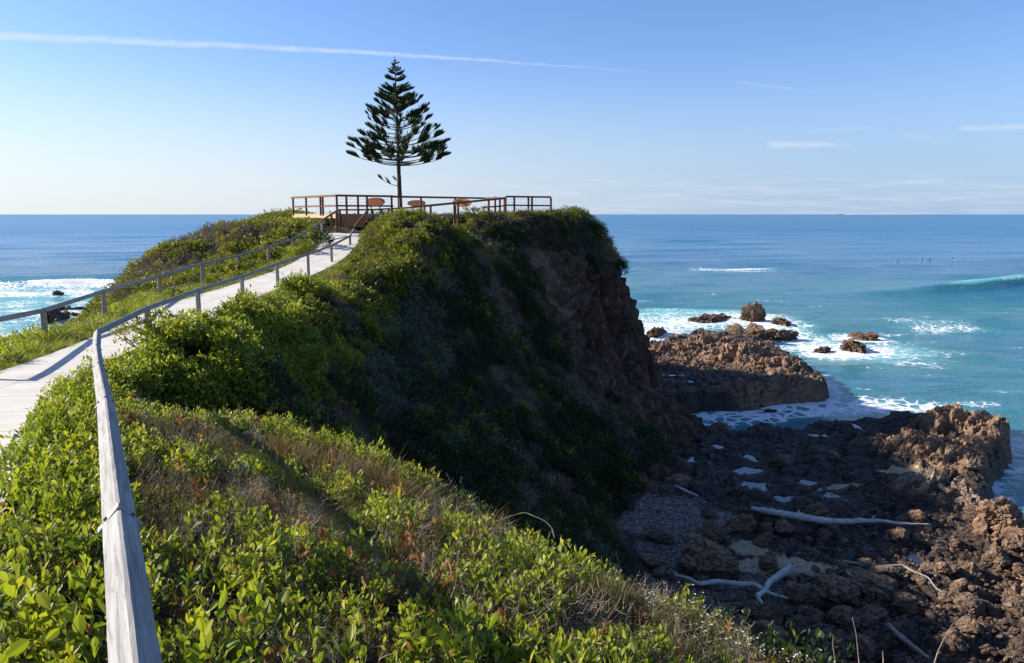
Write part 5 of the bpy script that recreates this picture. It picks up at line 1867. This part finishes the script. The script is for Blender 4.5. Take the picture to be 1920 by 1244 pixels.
# dry band across the middle of the slope, and a second one under the upper tier
band = np.exp(-((dist - (7.3 + 0.5 * n_sp)) / 1.7) ** 2) * 0.85 + np.exp(-((line_d(P[:, 0], P[:, 1], [(-4.6, 9.8), (-2.6, 10.0), (-1.2, 9.6), (0.2, 9.0)]) / 0.7) ** 2))
dry = np.clip(1.15 * band + 0.08 + 0.6 * n_sp + 0.5 * n_mid, 0, 1) * np.where(leftrail, 0.30, 1.0)
dry = np.where(dist < 4.0, dry * 0.5 + 0.10, dry)
sel = rng.random(len(P)); sel2 = rng.random(len(P))
dn = np.clip(0.85 - 0.02 * dist, 0.5, 1)
hole = (n_hi + 0.5 * n_mid < -0.34) & ~leftrail          # gaps where bare ground and stems show
leafy = zone & (sel2 > dry) & ~hole & (sel < dn)
a_ = rng.random(len(P))
leafy &= (dist > 5.2) | (sel < 0.62)
k = leafy & (dist < 5.2) & (a_ < 0.50)
put('leafy_ground_cover', 'broad_big', P[k], G[k], 0.7, 1.3, 0.4, 0.22)
k = leafy & (dist < 5.2) & (a_ > 0.55) & (a_ < 0.85)
put('leafy_ground_cover', 'broad', P[k], G[k], 0.6, 1.15, 0.4, 0.2)
k = leafy & (dist >= 5.2) & (a_ < 0.70)
put('leafy_ground_cover', 'broad', P[k], G[k], 0.55, 1.1, 0.4, 0.2)
k = leafy & (dist >= 5.2) & (a_ > 0.93)
put('leafy_ground_cover', 'small', P[k], G[k], 0.7, 1.2, 0.6, 0.1)
k = zone & (sel2 > dry * 0.6) & (n_mid + n_hi > -0.05) & (a_ > 0.80) & (a_ < 0.93) & ~leftrail
put('dying_leaf_cover', 'red', P[k], G[k], 0.6, 1.1, 0.4, 0.3)
k = zone & (sel < 0.30) & ((dry > 0.35) | (n_hi > 0.25)) & ~hole
put('heath_cover', 'heath', P[k], G[k], 0.5, 0.95, 0.4)
k = zone & (sel > 0.34) & (sel < 0.34 + 0.30 * dry) & ~leftrail
put('matted_dry_grass', 'straw_mat', P[k], G[k], 0.6, 1.2, 0.6, 0.3)
k = zone & (sel > 0.66) & (sel < 0.66 + 0.05 * dry + 0.02) & ~leftrail & (dist > 4.5)
put('dry_grass', 'straw', P[k], G[k], 0.55, 1.0, 0.3)
tall = line_d(P[:, 0], P[:, 1], [(-2.9, 9.9), (-2.0, 9.7), (-1.3, 9.3), (-0.7, 9.0)])
k = zone & (tall < 0.45) & (sel > 0.74) & (sel < 0.86)
put('dry_grass', 'straw', P[k], G[k], 1.0, 1.9, 0.2)
k = zone & (sel > 0.87) & (sel < 0.87 + 0.07 * np.clip(dry + 0.25 + 0.4 * hole, 0, 1.2)) & ~leftrail
put('dead_twig_litter', 'twig', P[k], G[k], 0.45, 1.0, 0.5, 0.45)
k = zone & (sel > 0.965) & (n_sp < 0.2)
put('grass', 'tuft_short', P[k], G[k], 0.7, 1.1, 0.3)
k = zone & (dist < 7) & leftrail & (sel > 0.93)
put('grass', 'tuft', P[k], G[k], 0.7, 1.0, 0.3)
# white flowers along the brow at the bottom right
edge = line_d(P[:, 0], P[:, 1], [(1.4, 6.2), (2.2, 5.9), (3.0, 5.6), (3.8, 5.2)])
mf_ = zone & right & (edge < 0.5) & (sel > 0.965)
put('flowering_heath', 'flower', P[mf_], G[mf_], 0.9, 1.3, 0.2)
# bleached stalks standing along the brow
brow = line_d(P[:, 0], P[:, 1], [(-1.6, 10.8), (-0.4, 9.2), (0.6, 8.2), (1.8, 7.2), (2.6, 6.2), (3.4, 5.4)])
mk_ = zone & right & (brow < 0.5) & (sel > 0.955)
put('dead_twig_litter', 'twig', P[mk_], G[mk_], 0.6, 1.05, 0.1, 0.2)

# --- far side of the slope, below the brow: dark scrub down to the beach
P, G = sample(-6.5, 13, 2.5, 16, 16)
low = (P[:, 2] < 12.3) & (P[:, 0] > -1.55 * 0 + np.interp(P[:, 1], SY, SP[:, 9, 0]) + 0.2)
n_sp = fbm(P * 0.5, 3, 330); sel = rng.random(len(P))
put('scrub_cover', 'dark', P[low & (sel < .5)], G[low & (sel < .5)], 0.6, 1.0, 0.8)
put('scrub_cover', 'shrub', P[low & (sel > .75)], G[low & (sel > .75)], 0.6, 0.9, 0.8)

# --- left bank and the strips beside the path: grass
P, G = sample(-18, -6, 6, 47, 55)
l_, r_, _ = path_edges(P[:, 1])
gap = path_gap(P[:, 0], P[:, 1])
leftside = P[:, 0] < l_
bankw = np.interp(P[:, 1], [6, 22, 27, 34, 47], [9, 6.5, 4.5, 1.7, 1.2])
mg = leftside & (gap > 0.05) & (l_ - P[:, 0] < bankw + 0.5 * fbm(P * 0.8, 2, 340))
sel = rng.random(len(P))
thin = np.clip(1.5 - P[:, 1] / 40, 0.5, 1)
near = gap < 0.25
tallg = np.where(P[:, 1] < 24, 1.0, 0.85)
put('grass', 'tuft', P[mg & ~near & (sel < .62 * thin)], G[mg & ~near & (sel < .62 * thin)], 1.0, 2.0, 0.3, 0.2)
put('grass', 'tuft_short', P[mg & near & (sel < .9)], G[mg & near & (sel < .9)], 1.0, 1.8, 0.3, 0.2)
mgl = mg & ~near & (sel > .955)
put('leafy_ground_cover', 'small', P[mgl], G[mgl], 0.8, 1.4, 0.5)
rightside = (P[:, 0] > r_) & (gap > 0.02) & (gap < 1.1 + 0.4 * fbm(P * 0.8, 2, 350)) & (P[:, 1] > 14)
put('grass', 'tuft_short', P[rightside & (sel < .8)], G[rightside & (sel < .8)], 0.8, 1.4, 0.3, 0.2)

# --- scrub over the headland
P, G = sample(-34, 14, 13.2, 74, 7.5)
x, y, z = P.T
gap = path_gap(x, y)
rkm = rock_mask(x, y, z)
l_, r_, _ = path_edges(y)
leftside = x < l_
bankw = np.interp(y, [6, 22, 27, 34, 47], [9, 6.5, 4.5, 1.7, 1.2])
clear = np.where(leftside, (l_ - x) > bankw - 0.3, gap > 0.55)
deckz = (poly_sd(x, y, np.array([(-16.0, 54.0), (-11.3, 47.6), (-8.9, 47.4), (-6.5, 50.2), (-1.5, 57), (-12.5, 59)])) < 0.25)
slope = np.hypot(G[:, 0], G[:, 1])
barem = bare_mask(x, y, z)
ok = clear & (rkm < 0.45) & deckz & (barem < 0.45) & ((y > 15.0) | (x > -5) | (gap > 0.4)) & ~((y < 16) & (x > np.interp(y, SY, SP[:, 8, 0]) - 1.0) & (y < 14.2))
foot = np.interp(y, SY, SP[:, 11, 0])
ok &= (x < foot - 0.2)
sight = np.linalg.norm(P - np.array([0, 0, CZ]), axis=1)
keepd = np.clip(1.1 - sight / 160, 0.6, 1) * np.where(x < -19, 0.9, 1)
ok &= rng.random(len(P)) < keepd
ns = fbm(P * 0.22, 3, 360); nm = fbm(P * 0.6, 2, 370)
sel = rng.random(len(P))
shade_dim = smooth(x + 0.8 * fbm(P * 0.4, 2, 371), np.interp(y, [16, 30, 38, 44, 50], [-7.0, -6.8, -5.8, -4.4, -3.6]), np.interp(y, [16, 30, 38, 44, 50], [-4.9, -4.6, -3.4, -2.0, -1.2])) * smooth(y, 15, 18) * (1 - 0.6 * smooth(z, 14.4, 15.4))             # gully shade put into the colour: more dark scrub past the sun line
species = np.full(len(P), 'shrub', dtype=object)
species[(sel < 0.14 + 0.78 * shade_dim)] = 'dark'
species[(ns + 0.6 * nm > 0.30) & (sel < 0.85)] = 'dead'
species[(ns + 0.4 * nm < -0.36) & (shade_dim > 0.15) & (sel < 0.9)] = 'grey'
hillbrown = (x < -15) & (np.abs(fbm(P * 0.3, 2, 380)) < 0.10) & (y < 49)
species[hillbrown & (sel < 0.8)] = 'dead'
sc = 0.72 + 0.5 * fbm(P * 0.4, 2, 390) + 0.006 * sight
sc = np.clip(sc * rng.uniform(0.75, 1.2, len(P)), 0.5, 1.6) * np.where(gap < 1.6, 0.6, 1) * np.where((x > -8) & (y > 46) & (z > 14.6), 0.75, 1) * np.where((x > -6) & (x < 0.5) & (np.abs(y - 51.2) < 2) & (z > 14), 0.7, 1)
for kind, nm_ in (('shrub', 'shrub_cover'), ('dark', 'dark_and_shaded_scrub_cover'), ('grey', 'grey_scrub_cover'), ('dead', 'dead_scrub_cover')):
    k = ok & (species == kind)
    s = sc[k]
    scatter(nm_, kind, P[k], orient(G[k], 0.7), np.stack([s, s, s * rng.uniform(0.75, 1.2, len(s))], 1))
# leafy sprigs that stand out of the sunlit shrubs near the camera
P, G = sample(-10, -2, 13.5, 30, 26)
gap = path_gap(P[:, 0], P[:, 1]); sel = rng.random(len(P))
k = (P[:, 0] > path_edges(P[:, 1])[1]) & (P[:, 0] < -6.0 + 0.7 * fbm(P * 0.5, 2, 402)) & (gap > 0.5) & (sel < 0.75) & (fbm(P * 0.5, 2, 400) > -0.2)
P = P + np.array([0, 0, 0.22])
put('leafy_ground_cover', 'small', P[k], G[k], 0.9, 1.7, 0.5)

# --- single plants
def bush(name, base, rad, hgt, mat, n, label, cat='bush', ll=0.06, seed=1, trunk=True):
    r2 = np.random.default_rng(seed)
    root = empty(name, base, label, cat)
    nt = max(24, n // 14)
    B, D, L, W, T, tips = [], [], [], [], [], []
    for k in range(nt):
        u = r2.normal(size=3); u /= np.linalg.norm(u); u[2] = abs(u[2]) * 1.0 - 0.12
        rr = r2.uniform(0.55, 1.05) * (1 + 0.2 * math.sin(4 * u[0] + 3 * u[1] + seed))
        tip = np.array([u[0] * rad, u[1] * rad, u[2] * hgt * 0.62 + hgt * 0.38]) * np.array([rr, rr, 0.5 + 0.5 * rr])
        tips.append(tip)
        tt = np.clip(0.45 + 0.25 * r2.normal(), 0, 1)
        for j in range(14):
            d = u * 0.8 + r2.normal(0, 0.55, 3) + (0, 0, 0.3)
            B.append(tip - u * r2.uniform(0, 0.18) + r2.normal(0, 0.03, 3)); D.append(d)
            L.append(ll * r2.uniform(0.7, 1.3)); W.append(ll * 0.5 * r2.uniform(0.8, 1.2)); T.append(np.clip(tt + .12 * r2.normal(), 0, 1))
    V, Q, T = leaves(B, D, L, W, T, LEAF_MID, 0, 0.2, 0.05, seed)
    link(bpy.data.objects.new('crown', plant_mesh('crown', [(V, Q, T, mat)])), root)
    P1 = np.array(tips)[:: max(1, nt // 14)] * 0.9
    P0 = P1 * 0.08; P0[:, 2] = -0.15
    link(bpy.data.objects.new('stem', plant_mesh('stem', [(*tubes(P0, P1, 0.022, 0.006, seed), ML_STEM)])), root)
    return root


def on_ground(px, py, Y, dz=0.0):
    c = pd(px, py, Y)
    return (c[0], c[1], float(ground(c[0], c[1])) + dz)


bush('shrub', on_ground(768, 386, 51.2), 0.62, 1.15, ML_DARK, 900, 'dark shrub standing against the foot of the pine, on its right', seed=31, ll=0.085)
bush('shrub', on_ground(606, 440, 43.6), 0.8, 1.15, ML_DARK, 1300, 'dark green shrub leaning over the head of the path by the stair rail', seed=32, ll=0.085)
bush('shrub', on_ground(585, 452, 42.2), 0.6, 0.75, ML_SHRUB, 800, 'yellow green shrub under the left handrail, just before the dark shrub', seed=33, ll=0.075)
bush('shrub', on_ground(292, 640, 16.4), 0.85, 0.95, ML_SHRUB, 1500, 'yellow green shrub hiding the foot of the rail post just past the bend', seed=38, ll=0.075)
bush('shrub', on_ground(365, 660, 17.0), 0.95, 0.75, ML_SHRUB, 1500, 'rounded yellow green shrub on the right of the mound beside the rail bend', seed=39, ll=0.075)
bush('flowering_shrub', on_ground(530, 700, 19.0), 1.15, 0.95, ML_GREY, 2300, 'grey green shrub in the shade below the path, on the near side of the gully', seed=34, ll=0.05)
bush('flowering_shrub', on_ground(820, 680, 26.0), 1.0, 0.9, ML_GREY, 1800, 'grey green shrub in deep shade halfway down the headland face', seed=35, ll=0.05)


bush('shrub', on_ground(893, 394, 55.0, -0.1), 1.35, 1.25, ML_SHRUB, 1900, 'rounded green shrub at the clifftop in front of the bright orange board', seed=36, ll=0.085)
bush('shrub', on_ground(812, 400, 53.0, -0.1), 1.1, 0.75, ML_SHRUB, 1300, 'low wide shrub under the ramp rail, right of the pine', seed=37, ll=0.08)


def stalk(pix, Y, r0, label, dz=None, side=None):
    """a single dead stem traced by points at one distance; leans a little in depth"""
    P = [pd(a, b, Y + 0.05 * k) for k, (a, b) in enumerate(pix)]
    t = np.arange(len(P), dtype=float)
    Q = pchip(t, np.array(P), np.linspace(0, len(P) - 1, len(P) * 5))
    mb = MB().ring_tube(list(Q), [r0 * (1 - 0.75 * k / len(Q)) for k in range(len(Q))], 6, jitter=0.2)
    for (k, off) in (side or []):
        q = Q[int(k * (len(Q) - 1))]
        mb.ring_tube([q, q + np.array(off)], [r0 * 0.5, r0 * 0.2], 5)
    o = mb.build('dead_stalk', ML_TWIG, None, True, origin=Q[0])
    o.location = tuple(Q[0])
    tag(o, label, 'stalk')


stalk([(1040, 1010), (1035, 992), (1022, 978), (1000, 968), (985, 962), (958, 968), (930, 978)], 8.4, 0.008, 'bare bent branch arching over the brow of the near slope')
stalk([(1745, 1270), (1758, 1225), (1772, 1195), (1789, 1166)], 5.2, 0.0062, 'bare pale stalk at the bottom right corner, tallest and leaning right', None, [(0.35, (0.03, 0, 0.02))])
stalk([(1612, 1262), (1610, 1235), (1606, 1195), (1598, 1158)], 5.2, 0.005, 'bare stalk leaning left at the bottom, left of the tallest one')
stalk([(1562, 1270), (1566, 1240), (1562, 1215), (1562, 1190)], 5.3, 0.0045, 'short straight bare stalk by the white flowers at the bottom')
stalk([(1655, 1262), (1656, 1240), (1655, 1221)], 5.1, 0.0045, 'shortest bare stalk, a stub between the taller ones at the bottom')

# pebbles and rubble over the shore
PEB = [rock_mesh('pebble', 700 + k, 2, 1.0, 0.8, 0.55, 0.3) for k in range(4)]
KINDS_['pebble'] = PEB
c = bpy.data.collections.new('source_pebble')
for me in PEB:
    c.objects.link(bpy.data.objects.new('pebble_source', me))
COLL['pebble'] = c
n = 26000
a = rng.uniform(1130, 2000, n); b = 800 + 460 * np.sqrt(rng.random(n))
k_ = np.array([gp(i, j, 1.25)[:2] for i, j in zip(a, b)])
h_, g_, s_, _, _d = shore(k_[:, 0], k_[:, 1])
far_ok = (k_[:, 0] - np.interp(k_[:, 1], SY, SP[:, 11, 0]) > -0.4) & (h_ > 0.8) & (h_ < 1.9)
pr_ = np.where(g_ > 0.5, 1.0, 0.22) * np.where(s_ > 0.45, 0.12, 1.0)
far_ok &= rng.random(n) < pr_
Pp = np.stack([k_[:, 0], k_[:, 1], h_], 1)[far_ok]
N = len(Pp)
inp = np.zeros(N, bool)
for q_ in POOL_W:
    inp |= (np.hypot((Pp[:, 0] - q_[0]) / q_[3], (Pp[:, 1] - q_[1]) / q_[4]) < 1.3)
Pp = Pp[~inp]; far_ok[np.where(far_ok)[0][inp]] = False; N = len(Pp)
s = np.where(g_[far_ok] > 0.5, rng.uniform(0.02, 0.06, N), rng.uniform(0.04, 0.16, N)) * np.where(rng.random(N) < 0.06, 2.0, 1.0)
scatter('rubble', 'pebble', Pp, rng.uniform(0, 6.28, (N, 3)) * np.array([0.1, 0.1, 1]), np.stack([s, s, s], 1))
